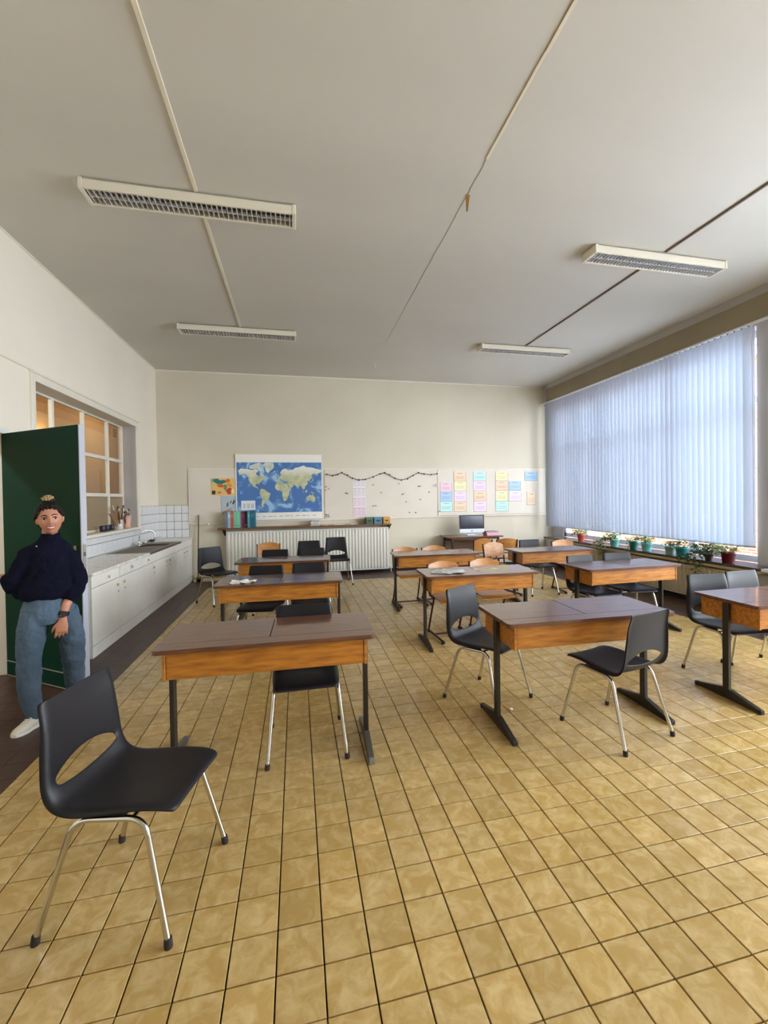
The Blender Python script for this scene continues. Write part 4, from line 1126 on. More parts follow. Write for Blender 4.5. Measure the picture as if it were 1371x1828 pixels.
# bead garland
gp = [(0.588, 1.982), (0.70, 1.955), (0.80, 1.975), (0.889, 2.015), (1.0, 1.965), (1.10, 1.905), (1.226, 1.867), (1.36, 1.875), (1.52, 1.925), (1.66, 1.985), (1.76, 2.013), (1.86, 1.97), (1.97, 1.90), (2.112, 1.861), (2.24, 1.885), (2.36, 1.95), (2.476, 2.011), (2.6, 1.985), (2.75, 1.97), (2.88, 1.987)]
gs = []
for a, c in zip(gp[:-1], gp[1:]):
    for k in range(4): gs.append((a[0] + (c[0] - a[0]) * k / 4, YP - 0.024, a[1] + (c[1] - a[1]) * k / 4))
gs.append((gp[-1][0], YP - 0.024, gp[-1][1]))
ga = thing('bead_garland', 'scalloped garland of dark and tan beads along the top of the board', 'garland', (0, 0, 0))
b = MB(); b.tube(gs, 0.0008, 4); b.build('string', M['sill_nose'], ga)
bm1, bm2, bm3 = MB(), MB(), MB()
for k, p in enumerate(gs[::1]):
    (bm1, bm2, bm3, bm1)[k % 4 if k % 4 < 3 else 1].ball(p, 0.011 + 0.005 * (k % 4 == 0), 8, 6) if True else None
bm1.build('dark_beads', M['black'], ga, kind='stuff'); bm2.build('tan_beads', mat('tan_bead', rgb(170, 140, 104), 0.5), ga, kind='stuff'); bm3.build('red_beads', mat('brown_red_bead', rgb(112, 62, 52), 0.5), ga, kind='stuff')
# push pins
b = MB(); b.tube([(0, 0, 0), (0, -0.012, 0)], [0.006, 0.011], 8); b.ball((0, -0.016, 0), 0.011, 8, 6); pin_me = b.mesh('pushpin', M['objgloss'])
s_ = 430 / 1371
pins = [(68, 222), (62, 242), (84, 234), (176, 260), (184, 263), (328, 213), (474, 208), (588, 225), (598, 223), (372, 260), (493, 273), (501, 270), (651, 261), (679, 220), (692, 214), (693, 226), (514, 318), (598, 306), (326, 339), (341, 338), (66, 385), (78, 386), (68, 396), (82, 396), (533, 384), (570, 385), (704, 383), (712, 380)]
for k, (u, v) in enumerate(pins):
    px, py = 560 + u * s_, 800 + v * s_
    x = 0.588 + (px - 583) * (2.88 - 0.588) / (779 - 583); z = 1.982 - (py - 847) * (1.982 - 1.10) / (928.5 - 847)
    if 1.09 < x < 1.38: continue
    if x < 0.55: x = 0.56
    z = max(z, 1.11)
    o = link('pushpin', pin_me, None, (x, YP, z), color=rgb(*((60, 56, 50), (96, 70, 52), (150, 96, 84), (84, 110, 96))[k % 4]))
    tag(o, 'small pushpin left in the empty cream board between map and cards', 'pin', 'pushpins in the middle board')

# coloured cards
cols = {'o': ('orange', (242, 210, 182)), 'p': ('pink', (242, 206, 218)), 'y': ('yellow', (238, 236, 186)), 'b': ('blue', (176, 206, 240)), 'pk': ('lilac', (240, 214, 240)), 'm': ('mint', (196, 234, 226))}
cards = [('o', 3.257, 2.031, 3.532, 1.828, 'top of the second column'), ('p', 2.954, 1.808, 3.213, 1.604, 'top of the first column'), ('y', 3.266, 1.829, 3.542, 1.624, 'second in the second column'), ('b', 2.951, 1.607, 3.21, 1.402, 'middle of the first column'),
         ('pk', 3.263, 1.615, 3.539, 1.397, 'third in the second column'), ('m', 2.948, 1.395, 3.219, 1.188, 'bottom of the first column'), ('o', 3.26, 1.389, 3.536, 1.181, 'bottom of the second column'),
         ('m', 3.702, 2.031, 3.996, 1.837, 'top of the third column'), ('pk', 3.699, 1.826, 3.993, 1.619, 'second in the third column'), ('o', 3.708, 1.598, 4.003, 1.401, 'third in the third column'), ('pk', 3.705, 1.382, 4.0, 1.171, 'bottom of the third column'),
         ('y', 4.222, 2.03, 4.511, 1.833, 'top of the fourth column'), ('o', 4.219, 1.823, 4.508, 1.625, 'second in the fourth column'), ('b', 4.537, 1.821, 4.817, 1.622, 'upper of the fifth column pair'), ('y', 4.216, 1.604, 4.505, 1.392, 'third in the fourth column'),
         ('pk', 4.534, 1.6, 4.827, 1.387, 'lower of the fifth column pair'), ('m', 4.213, 1.385, 4.515, 1.172, 'bottom of the fourth column'), ('b', 4.917, 2.029, 5.216, 1.829, 'alone at far right top'), ('o', 4.966, 1.583, 5.182, 1.294, 'upright, alone nearest the window')]
for c, x0, z1, x1, z0, pos in cards:
    nm, cc = cols[c]
    t = thing('study_card', f'{nm} card on the right board, {pos}', 'card', ((x0 + x1) / 2, YP, (z0 + z1) / 2), 0, 'coloured cards on the right board')
    wx, wz = (x1 - x0) / 2, (z1 - z0) / 2
    b = MB(); b.rbox(-wx, wx, -0.003, -0.001, -wz, wz, 0.0006); b.build('sheet', M['objcol'], t, color=rgb(*cc))
    b = MB()
    b.box(-wx * 0.45, wx * 0.45, -0.0036, -0.0029, wz * 0.60, wz * 0.70)
    for k in range(3): b.box(-wx * (0.8 - 0.15 * (k % 2)), wx * (0.8 - 0.2 * (k % 2)), -0.0036, -0.0029, -wz * (0.05 + 0.22 * k), -wz * (0.05 + 0.22 * k) + 0.006)
    b.build('printed_lines', M['objcol'], t, color=tuple(v * 0.45 for v in rgb(*cc)[:3]) + (1,), kind='stuff')
    b = MB(); n = 9
    for k in range(n):
        z = -wz + 2 * wz * (k + 0.5) / n
        for sx_ in (-1, 1): b.box(sx_ * wx - 0.005, sx_ * wx + 0.005, -0.0036, -0.0008, z - wz * 0.05, z + wz * 0.05)
    b.box(-wx, wx, -0.0036, -0.0029, -wz - 0.002, -wz + 0.003)
    b.build('stitched_edge', M['objcol'], t, color=rgb(96, 84, 92))

# shelf above the radiator
SH = 0.985
sf = thing('long_shelf', 'long brown wooden shelf above the white radiator', 'shelf', (0, 0, 0))
b = MB(); b.rbox(-1.42, 1.83, 8.49, YB - 0.03, SH - 0.03, SH, 0.004); b.build('board', M['shelf'], sf)
for x in (-1.335, 1.815):
    b = MB(); b.prism([(8.52, SH - 0.031), (YB - 0.002, SH - 0.031), (YB - 0.002, SH - 0.16)], x - 0.012, x + 0.012, 'yz'); b.build('bracket', M['black'], sf)
b = MB(); b.tube([(-1.93, YB - 0.035, 1.055), (-1.46, YB - 0.035, 1.055)], 0.008, 8); b.ball((-1.62, YB - 0.035, 1.055), 0.022, 8, 6); tag(b.build('gas_pipe', M['trim']), 'thin painted pipe with valve left of the shelf', 'pipe')
bx = [-1.296, -1.245, -1.195, -1.143, -1.083, -1.031, -1.005, -0.949, -0.899, -0.854, -0.762]
bc = [('grey', (120, 122, 134), 0), ('pale blue', (150, 182, 200), 0), ('brick red', (182, 84, 74), 0), ('mint green', (116, 190, 150), 0), ('light mint', (120, 196, 160), 0), ('lilac', (140, 126, 156), 0), ('maroon', (104, 34, 56), 0), ('black', (16, 14, 18), 0), ('slim teal grey', (92, 150, 166), 0), ('wide teal', (22, 96, 116), 0)]
for k, (nm, c, _) in enumerate(bc):
    x0, x1 = bx[k] + 0.001, bx[k + 1] - 0.001
    t = thing('ring_binder', f'{nm} binder in the row on the shelf left end', 'binder', ((x0 + x1) / 2, 8.52, SH), 0, 'binders on the shelf')
    h = 0.305 if k != 9 else 0.315; wx = (x1 - x0) / 2
    b = MB(); b.rbox(-wx, wx, 0, 0.22, 0.0, h, 0.003); b.build('cover', M['objgloss'], t, color=rgb(*c))
    if k in (1, 2, 6, 8, 9):
        b = MB(); b.rbox(-wx * 0.6, wx * 0.6, -0.0012, 0.001, h * 0.62, h * 0.82, 0.0003); b.build('spine_label', M['objcol'], t, color=tuple(min(1, v * 1.5 + 0.03) for v in rgb(*c)[:3]) + (1,))
    else:
        b = MB(); b.tube([(0, -0.0015, h * 0.16), (0, 0.003, h * 0.16)], min(wx * 0.5, 0.012), 10); b.build('finger_hole', M['steel'], t)
for (x0, x1, c, nm) in ((1.325, 1.468, (78, 104, 84), 'dark green'), (1.482, 1.648, (86, 124, 150), 'blue'), (1.668, 1.814, (196, 150, 70), 'ochre')):
    t = thing('storage_box', f'{nm} storage box with a grip slot at right end of shelf', 'box', ((x0 + x1) / 2, 8.52, SH), 0, 'storage boxes on the shelf')
    wx = (x1 - x0) / 2 - 0.004; b = MB(); b.rbox(-wx, wx, 0, 0.2, 0, 0.125, 0.003); b.build('box_body', M['objcol'], t, color=rgb(*c))
    b = MB(); b.rbox(-wx - 0.003, wx + 0.003, -0.003, 0.203, 0.095, 0.13, 0.003); b.build('lid', M['objcol'], t, color=rgb(*[min(255, q + 12) for q in c]))
    b = MB(); b.rbox(-wx * 0.45, wx * 0.45, -0.005, 0.002, 0.052, 0.072, 0.002); b.build('grip_slot', M['black'], t)
for k in range(5):
    b = MB(); b.rbox(-0.085, 0.085, -0.11, 0.11, 0.0, 0.019, 0.002)
    o = b.build('paper_pad', M['objcol'], None, (0.345 + random.uniform(-0.008, 0.008), 8.61, SH + 0.0195 * k), (0, 0, random.uniform(-0.06, 0.06)), color=rgb(*((222, 220, 214), (196, 198, 204), (230, 228, 224))[k % 3]))
    tag(o, ('bottom', 'second from bottom', 'middle', 'second from top', 'topmost')[k] + ' paper pad of the small stack on the shelf', 'paper', 'paper pads stacked on the shelf')
    b = MB(); b.box(-0.06, 0.06, -0.1115, -0.1095, 0.006, 0.012); b.build('spine', M['ink'], o)
for k, (x, c, nm) in enumerate(((0.55, (206, 170, 140), 'tan folder'), (0.80, (226, 206, 190), 'cream folder'), (1.05, (214, 168, 140), 'rosy folder'))):
    b = MB(); b.rbox(-0.115, 0.115, -0.1, 0.1, 0, 0.012, 0.002); o = b.build('flat_folder', M['objcol'], None, (x, 8.62, SH), (0, 0, 0.05), color=rgb(*c)); tag(o, f'{nm} lying flat on the shelf before the storage boxes', 'folder')
    b = MB(); b.rbox(-0.03, 0.03, -0.104, -0.099, 0.001, 0.010, 0.001); b.build('tab', M['paper'], o)

# radiators
def radiator(name, x0, x1, y0, z0, z1, pitch, m, label, axis='x', depth=0.075):
    t = thing(name, label, 'radiator', (0, 0, 0))
    n = int((x1 - x0) / pitch); b = MB(); prof = []
    for k in range(n):
        a = x0 + (x1 - x0) * k / n; p = (x1 - x0) / n
        prof += [(a, 0.0), (a + 0.16 * p, 0.0), (a + 0.34 * p, 0.016), (a + 0.66 * p, 0.016), (a + 0.84 * p, 0.0)]
    prof.append((x1, 0.0)); vs = []
    zs_ = [z0, z0 + 0.02, z0 + 0.045, z1 - 0.045, z1 - 0.02, z1]; sc_ = [0, 0.0, 1, 1, 0.0, 0]
    for (a, d) in prof:
        for z, s in zip(zs_, sc_):
            q = y0 - d * s
            vs.append((a, q, z) if axis == 'x' else (q, a, z))
    fs = []
    for k in range(len(prof) - 1):
        for j in range(5): fs.append((6 * k + j, 6 * k + 6 + j, 6 * k + 7 + j, 6 * k + 1 + j))
    b.add(vs, fs)
    b.build('front_panel', m, t)
    b = MB()
    if axis == 'x': b.rbox(x0, x1, y0 + 0.001, y0 + depth, z0, z1, 0.004)
    else: b.rbox(y0 + 0.001, y0 + depth, x0, x1, z0, z1, 0.004)
    b.build('water_panel', m, t)
    for s, xx in ((-1, x0), (1, x1)):
        b = MB()
        if axis == 'x': b.rbox(xx - 0.006, xx + 0.006, y0 - 0.005, y0 + depth + 0.01, z0 + 0.01, z1 + 0.004, 0.003)
        else: b.rbox(y0 - 0.005, y0 + depth + 0.01, xx - 0.006, xx + 0.006, z0 + 0.01, z1 + 0.004, 0.003)
        b.build('end_plate', m, t)
    xe = x1 - 0.01 if axis == 'x' else x0 + 0.01
    b = MB(); q = y0 + depth * 0.5
    if axis == 'x': b.tube(fillet([(xe, q, z0 + 0.05), (xe + 0.06, q, z0 + 0.05), (xe + 0.06, q, 0.0)], 0.03), 0.010, 8); b.ball((xe + 0.04, q, z0 + 0.06), 0.022, 8, 6)
    else: b.tube(fillet([(q, xe, z0 + 0.05), (q, xe - 0.06, z0 + 0.05), (q, xe - 0.06, 0.0)], 0.03), 0.010, 8); b.ball((q, xe - 0.04, z0 + 0.06), 0.022, 8, 6)
    b.build('valve', m, t)
    b = MB()
    for f in (0.15, 0.85):
        a = x0 + (x1 - x0) * f
        if axis == 'x': b.rbox(a - 0.015, a + 0.015, y0 + depth, YB - 0.002, z1 - 0.2, z1 - 0.1, 0.002)
        else: b.rbox(y0 + depth, 5.42, a - 0.015, a + 0.015, z1 - 0.2, z1 - 0.1, 0.002)
    b.build('wall_bracket', m, t)
    return t
radiator('radiator', -1.285, 1.79, 8.62, 0.07, 0.915, 0.0625, M['radiator'], 'large white ribbed radiator under the shelf on the back wall')
radiator('radiator', 4.47, 6.35, 5.28, 0.075, 0.505, 0.06, M['radiator_beige'], 'beige ribbed radiator under the window, nearer of the two', 'y')
radiator('radiator', 6.85, 8.35, 5.28, 0.075, 0.505, 0.06, M['radiator_beige'], 'beige ribbed radiator under the window, farther of the two', 'y')

# broom
br = thing('broom', 'long-handled broom leaning upright beside the counter end', 'broom', (-1.80, YB - 0.11, 0))
b = MB(); b.tube([(0.0, -0.03, 0.05), (0.015, 0.05, 1.235)], 0.012, 8); b.build('handle', M['shelf'], br)
b = MB(); b.rbox(-0.03, 0.06, -0.055, 0.0, 0.055, 0.09, 0.004); b.build('head', M['shelf'], br)
b = MB(); b.rbox(-0.026, 0.056, -0.05, -0.005, 0.0, 0.055, 0.004); b.build('bristles', M['black'], br)

# computer table and what stands on it
ct = thing('computer_table', 'small dark wooden table against the back wall carrying the monitor', 'table', (0, 0, 0))
TZ, ty0, ty1, tx0, tx1 = 0.70, 8.12, 8.72, 2.90, 4.06
b = MB(); b.rbox(tx0, tx1, ty0, ty1, TZ - 0.025, TZ, 0.004); b.build('tabletop', M['desk_top'], ct)
b = MB(); b.rbox(tx0 + 0.11, tx1 - 0.11, ty1 - 0.075, ty1 - 0.055, 0.40, TZ - 0.026, 0.002); b.build('back_panel', M['shelf'], ct)
b = MB(); b.rbox(tx0 + 0.11, tx1 - 0.11, ty0 + 0.05, ty0 + 0.07, TZ - 0.065, TZ - 0.026, 0.002); b.build('front_rail', M['desk_top'], ct)
for x in (tx0 + 0.09, tx1 - 0.09):
    for y in (ty0 + 0.06, ty1 - 0.06):
        b = MB(); b.rbox(x - 0.02, x + 0.02, y - 0.02, y + 0.02, 0, TZ - 0.026, 0.003); b.build('leg', M['desk_steel'], ct)
mo = thing('desktop_monitor', 'silver all-in-one computer with dark screen on the small table', 'monitor', (3.49, 8.38, TZ), math.radians(-4))
b = MB(); b.rbox(-0.265, 0.265, 0.0, 0.028, 0.055, 0.42, 0.006); b.build('housing', M['alu'], mo)
b = MB(); b.rbox(-0.262, 0.262, -0.003, 0.001, 0.137, 0.417, 0.002); b.build('bezel', M['black'], mo)
b = MB(); b.box(-0.242, 0.242, -0.0042, -0.0028, 0.152, 0.400); b.build('screen', M['screen'], mo)
b = MB(); b.rbox(-0.262, 0.262, -0.003, 0.001, 0.058, 0.135, 0.002); b.build('chin', M['pvc'], mo)
b = MB(); b.ball((0, -0.004, 0.094), (0.011, 0.002, 0.012), 10, 8); b.ball((0.003, -0.004, 0.110), (0.003, 0.0015, 0.005), 6, 5); b.build('emblem', M['black'], mo)
b = MB(); b.prism([(-0.09, 0), (0.09, 0), (0.08, 0.2), (-0.08, 0.2)], 0.02, 0.032, 'xz'); b.v = [(x, y + z * 0.35, z) for x, y, z in b.v]; b.build('stand', M['alu'], mo)
b = MB(); b.rbox(-0.1, 0.1, -0.04, 0.16, 0.0, 0.008, 0.003); b.build('stand_foot', M['alu'], mo)
for k, (c, nm) in enumerate((((226, 120, 160), 'bottom pink'), ((238, 150, 190), 'bright pink'), ((214, 96, 150), 'upper magenta'), ((84, 60, 80), 'topmost dark purple'))):
    b = MB(); b.rbox(-0.14, 0.14, -0.10, 0.10, 0.0, 0.019, 0.003)
    o = b.build('folder', M['objgloss'], None, (3.91 - 0.008 * k, 8.36, TZ + 0.0195 * k), (0, 0, 0.03 * (k % 2)), color=rgb(*c)); tag(o, f'{nm} folder of the stack beside the monitor', 'folder', 'folders beside the monitor')
    b = MB(); b.box(-0.138, 0.1405, -0.1005, 0.099, 0.006, 0.013); b.build('pages', M['paper'], o)

# ------------------------------------------------------------------ potted plants on the sill
SLZ = 0.605
def pot_mesh(r, h, b):
    b.lathe([(r * 0.72, 0), (r * 0.75, 0.004), (r * 0.95, h * 0.82), (r * 1.02, h * 0.82), (r * 1.03, h), (r * 0.92, h), (r * 0.88, h * 0.86)], (0, 0, 0), 18)
def leaf(b, p, d, ln, wd, droop=0.3):
    d = Vector(d).normalized(); p = Vector(p); sd = d.cross(Vector((0, 0, 1)))
    sd = sd.normalized() if sd.length > 0.1 else Vector((1, 0, 0))
    nn = sd.cross(d)
    m1 = p + d * ln * 0.45 + nn * ln * 0.06; tip = p + d * ln - Vector((0, 0, ln * droop))
    b.add([p, m1 + sd * wd / 2, tip, m1 - sd * wd / 2, m1 - nn * wd * 0.12], [(0, 1, 4), (1, 2, 4), (2, 3, 4), (3, 0, 4)])
def plant(x, y, r, h, col, label, spread, tall, n, trail=None, mleaf='leaf', size=0.05, name='potted_plant', empty=False):
    t = thing(name, label, 'plant', (x, y, SLZ), 0, None)
    b = MB(); pot_mesh(r, h, b); b.build('pot', M['objgloss'], t, color=rgb(*col))
    b = MB(); b.lathe([(r * 0.86, h * 0.80), (r * 0.86, h * 0.84)], (0, 0, 0), 14); b.build('soil', M['soil'], t)
    if n:
        b = MB(); st = MB()
        size *= 1.25; n = int(n * 1.5)
        for k in range(n):
            a = random.uniform(0, 2 * PI); rr = spread * math.sqrt(random.random()); zz = h + tall * random.uniform(0.1, 1) * (1 - 0.4 * rr / spread)
            p = (rr * math.cos(a), rr * math.sin(a), zz)
            p = (p[0] - 0.03, p[1], min(p[2], 0.20)); p = (min(p[0], 0.02), p[1], p[2])
            leaf(b, p, (math.cos(a) + random.uniform(-.6, .6), math.sin(a) + random.uniform(-.6, .6), random.uniform(-0.2, 0.7)), size * random.uniform(0.7, 1.2), size * 0.62)
            if k % 4 == 0: st.tube([(0.2 * rr * math.cos(a), 0.2 * rr * math.sin(a), h * 0.8), (p[0] * 0.7, p[1] * 0.7, h * 0.8 + (zz - h * 0.8) * 0.6), p], 0.0022, 5)
        if trail:
            for (dx, dy, dz, m) in trail:
                for k in range(m):
                    f = (k + 1) / m
                    p = (dx * min(1, 1.6 * f) + random.uniform(-.035, .035), dy * min(1, 1.3 * f) + random.uniform(-.05, .05), h + 0.03 * math.sin(f * PI) + dz * max(0, f - 0.3) / 0.7)
                    if p[0] > -0.12: p = (p[0], p[1], max(p[2], 0.012))
                    leaf(b, p, (random.uniform(-1, 1), random.uniform(-1, 1), random.uniform(-.6, .5)), size * random.uniform(0.7, 1.1), size * 0.6)
                st.tube([(0, 0, h * 0.85), (dx * 0.6, dy * 0.6, h + 0.03), (dx, dy, h + 0.0), (dx, dy, h + dz)], 0.0025, 5)
        b.build('foliage', M[mleaf], t, kind='stuff'); st.build('stem', M['leaf_dark'], t)
    return t
plant(5.34, 7.42, 0.075, 0.135, (226, 104, 92), 'coral pot with grey-green leafy plant, farthest along the sill', 0.13, 0.13, 70, [(-0.08, 0.16, -0.04, 16)], size=0.05)
plant(5.33, 6.50, 0.082, 0.125, (116, 196, 196), 'pale turquoise pot with ivy trailing to its left over the sill', 0.13, 0.14, 70, [(-0.14, 0.22, -0.10, 40), (-0.17, 0.12, -0.28, 40), (-0.16, 0.34, -0.16, 30)], size=0.055)
plant(5.33, 6.06, 0.07, 0.12, (40, 132, 122), 'dark teal pot with ivy hanging over the sill edge', 0.09, 0.10, 36, [(-0.16, -0.04, -0.26, 36)], size=0.05)
plant(5.34, 5.80, 0.082, 0.125, (122, 202, 202), 'pale turquoise pot with bushy plant, right of the dark teal pot', 0.13, 0.17, 90, size=0.055)
plant(5.34, 5.36, 0.075, 0.115, (150, 190, 188), 'greyish turquoise pot with low plant beside the bright teal pot', 0.07, 0.09, 40, size=0.04)
plant(5.34, 5.16, 0.082, 0.125, (30, 140, 150), 'bright teal pot with brown-rimmed top and reddish leafy plant', 0.12, 0.12, 60, mleaf='leaf_dark', size=0.05)
plant(5.34, 4.47, 0.085, 0.135, (112, 28, 32), 'dark red pot with leafy plant, nearest along the sill', 0.13, 0.12, 80, size=0.05)
plant(5.33, 4.73, 0.055, 0.08, (70, 62, 56), 'small dark pot with large ivy trailing down over the radiator', 0.15, 0.19, 120, [(-0.17, 0.20, -0.10, 40), (-0.17, 0.05, -0.30, 50), (-0.16, 0.32, -0.16, 30)], 'leaf_dark', 0.055)

# scrap on the floor
b = MB(); b.ball((0, 0, 0.008), (0.016, 0.012, 0.008), 7, 5); tag(b.build('paper_scrap', M['paper'], None, (1.43, 2.78, 0)), 'tiny white scrap lying on floor under the glossy front right desk', 'scrap')

# ------------------------------------------------------------------ person by the door
FW = Vector((0.432, -0.902, 0)); RT = Vector((0.902, 0.432, 0)); UP = Vector((0, 0, 1)); OG = Vector((-1.675, 3.5, 0))
def L_(u, d, z): return OG + RT * u + FW * d + UP * z
pe = thing('person', 'smiling person in navy sweater and jeans before the green door, hair in bun', 'person', (0, 0, 0))
def limb(b, pts, n=16, flat=1.0):
    """pts: (u,d,z,r[,r2]) lofted along the path"""
    P = [L_(*p[:3]) for p in pts]
    b.tube(P, [p[3] for p in pts], n, True, [((p[4] / p[3]) if len(p) > 4 else 1.0, 1.0) for p in pts], up=FW)
HC = L_(0.0, 0.03, 1.385)                     # head centre
def head_pt(lon, lat, s=1.0):
    """lon 0 = facing the camera; returns a point on the head surface"""
    x = math.sin(lon) * math.cos(lat); y = math.cos(lon) * math.cos(lat); z = math.sin(lat)
    X, Y, Z = x * 0.070, y * 0.088, z * 0.112
    if z < 0:
        k = -z; X *= 1 - 0.34 * k ** 1.4; Y *= (1 - 0.10 * k) if y > 0 else (1 - 0.30 * k)
    if y > 0:
        g = lambda cx_, cz_, sx_, sz_: math.exp(-((X - cx_) / sx_) ** 2 - ((Z - cz_) / sz_) ** 2)
        Y += 0.017 * g(0, -0.022, 0.010, 0.014) + 0.010 * g(0, -0.006, 0.007, 0.018) + 0.004 * g(0, 0.02, 0.03, 0.012)
        Y -= 0.008 * (g(-0.029, 0.004, 0.014, 0.009) + g(0.029, 0.004, 0.014, 0.009))
        Y += 0.007 * (g(-0.036, -0.026, 0.016, 0.014) + g(0.036, -0.026, 0.016, 0.014))
        Y += 0.005 * g(0, -0.058, 0.024, 0.010) - 0.004 * g(0, -0.074, 0.02, 0.008) + 0.007 * g(0, -0.092, 0.016, 0.014)
    return Vector((X, Y, Z)) * s
tilt = Matrix.Rotation(math.radians(6), 3, FW)
def hd(v):
    v = RT * v[0] + FW * v[1] + UP * v[2]
    return HC + tilt @ v
def head_mesh(b, s, n=44, m=32, keep=None):
    vs = []; fs = []
    for i in range(m + 1):
        for k in range(n):
            vs.append(hd(head_pt(2 * PI * k / n, -PI / 2 + PI * i / m, s)))
    for i in range(m):
        for k in range(n):
            fs.append((i * n + k, i * n + (k + 1) % n, (i + 1) * n + (k + 1) % n, (i + 1) * n + k))
    if keep:
        fs2 = []
        for i in range(m):
            for k in range(n):
                lon = 2 * PI * (k + 0.5) / n; lat = -PI / 2 + PI * (i + 0.5) / m
                lon = (lon + PI) % (2 * PI) - PI
                if keep(lon, lat): fs2.append(fs[i * n + k])
        fs = fs2
    b.add(vs, fs, True)
body = MB(); head_mesh(body, 1.0)
for s in (-1, 1):                                 # ears
    c = hd((s * 0.070, -0.006, -0.004)); bb = MB(); bb.ball((0, 0, 0), 1.0, 10, 8)
    body.add([c + RT * (v[0] * 0.010) + FW * (v[1] * 0.016) + UP * (v[2] * 0.027) for v in bb.v], bb.f, True)
limb(body, [(0.0, 0.01, 1.33, 0.045), (-0.005, -0.005, 1.27, 0.043), (-0.008, -0.01, 1.21, 0.058), (-0.01, -0.01, 1.15, 0.07)])
limb(body, [(-0.01, -0.01, 1.20, 0.05), (-0.012, -0.01, 1.15, 0.09), (-0.015, -0.01, 1.05, 0.10), (-0.02, -0.01, 0.92, 0.09), (-0.02, -0.005, 0.82, 0.11), (-0.02, 0, 0.72, 0.10)], 20)
limb(body, [(-0.06, -0.01, 1.18, 0.03), (-0.12, -0.01, 1.15, 0.045), (-0.165, -0.015, 1.05, 0.036), (-0.195, -0.02, 0.97, 0.034), (-0.235, -0.04, 0.995, 0.030), (-0.29, -0.07, 1.0, 0.026), (-0.34, -0.10, 1.0, 0.021)])
limb(body, [(0.05, -0.01, 1.17, 0.03), (0.10, -0.01, 1.13, 0.045), (0.14, -0.01, 1.02, 0.037), (0.155, 0.0, 0.93, 0.034), (0.115, 0.05, 0.86, 0.031), (0.075, 0.09, 0.79, 0.029), (0.055, 0.105, 0.715, 0.022)])
def hand(b, wrist, dirv, side, palm_n, curl=0.5):
    """wrist point, direction of the fingers, thumb side vector, palm normal (all unit)"""
    w0 = Vector(wrist); d = Vector(dirv).normalized(); t = Vector(side).normalized(); nrm = Vector(palm_n).normalized()
    rings = [(w0 - d * 0.01, t, nrm, 0.022, 0.016), (w0 + d * 0.02, t, nrm, 0.028, 0.014), (w0 + d * 0.05, t, nrm, 0.036, 0.0135), (w0 + d * 0.082, t, nrm, 0.036, 0.012), (w0 + d * 0.092, t, nrm, 0.030, 0.009)]
    b.loft(rings, 16)
    for k, (off, ln) in enumerate(((0.027, 0.068), (0.009, 0.076), (-0.009, 0.070), (-0.026, 0.055))):
        p0 = w0 + d * 0.080 + t * off; spread = t * (off * 0.35)
        c1 = curl * (0.8 + 0.1 * k)
        q1 = p0 + (d * math.cos(c1 * 0.5) + nrm * math.sin(c1 * 0.5)) * ln * 0.45 + spread * 0.3
        q2 = q1 + (d * math.cos(c1 * 1.3) + nrm * math.sin(c1 * 1.3)) * ln * 0.32 + spread * 0.15
        q3 = q2 + (d * math.cos(c1 * 2.0) + nrm * math.sin(c1 * 2.0)) * ln * 0.25
        b.tube([p0 - d * 0.02, p0, q1, q2, q3, q3 + (q3 - q2) * 0.12], [0.009, 0.0088, 0.0080, 0.0073, 0.0062, 0.003], 10)
    p0 = w0 + d * 0.025 + t * 0.020
    q1 = p0 + (d * 0.7 + t * 0.6 + nrm * 0.25).normalized() * 0.036; q2 = q1 + (d * 0.9 + t * 0.25 + nrm * 0.3).normalized() * 0.028; q3 = q2 + (d * 0.95 + t * 0.02 + nrm * 0.4).normalized() * 0.022
    b.tube([p0 - t * 0.012, p0, q1, q2, q3], [0.011, 0.0115, 0.0098, 0.0085, 0.005], 10)
wr = L_(0.055, 0.105, 0.70)
hand(body, wr, (L_(0.040, 0.100, 0.55) - wr), -RT, -FW, 0.75)
wl_ = L_(-0.345, -0.102, 1.0)
hand(body, wl_, -RT * 0.9 - FW * 0.35 + UP * 0.05, UP, -FW, 0.5)
bo = body.build('body', M['skin'], pe)
rm_ = bo.modifiers.new('fuse', 'REMESH'); rm_.mode = 'VOXEL'; rm_.voxel_size = 0.0032; rm_.use_smooth_shade = True
sm_ = bo.modifiers.new('smooth', 'SMOOTH'); sm_.factor = 0.5; sm_.iterations = 3
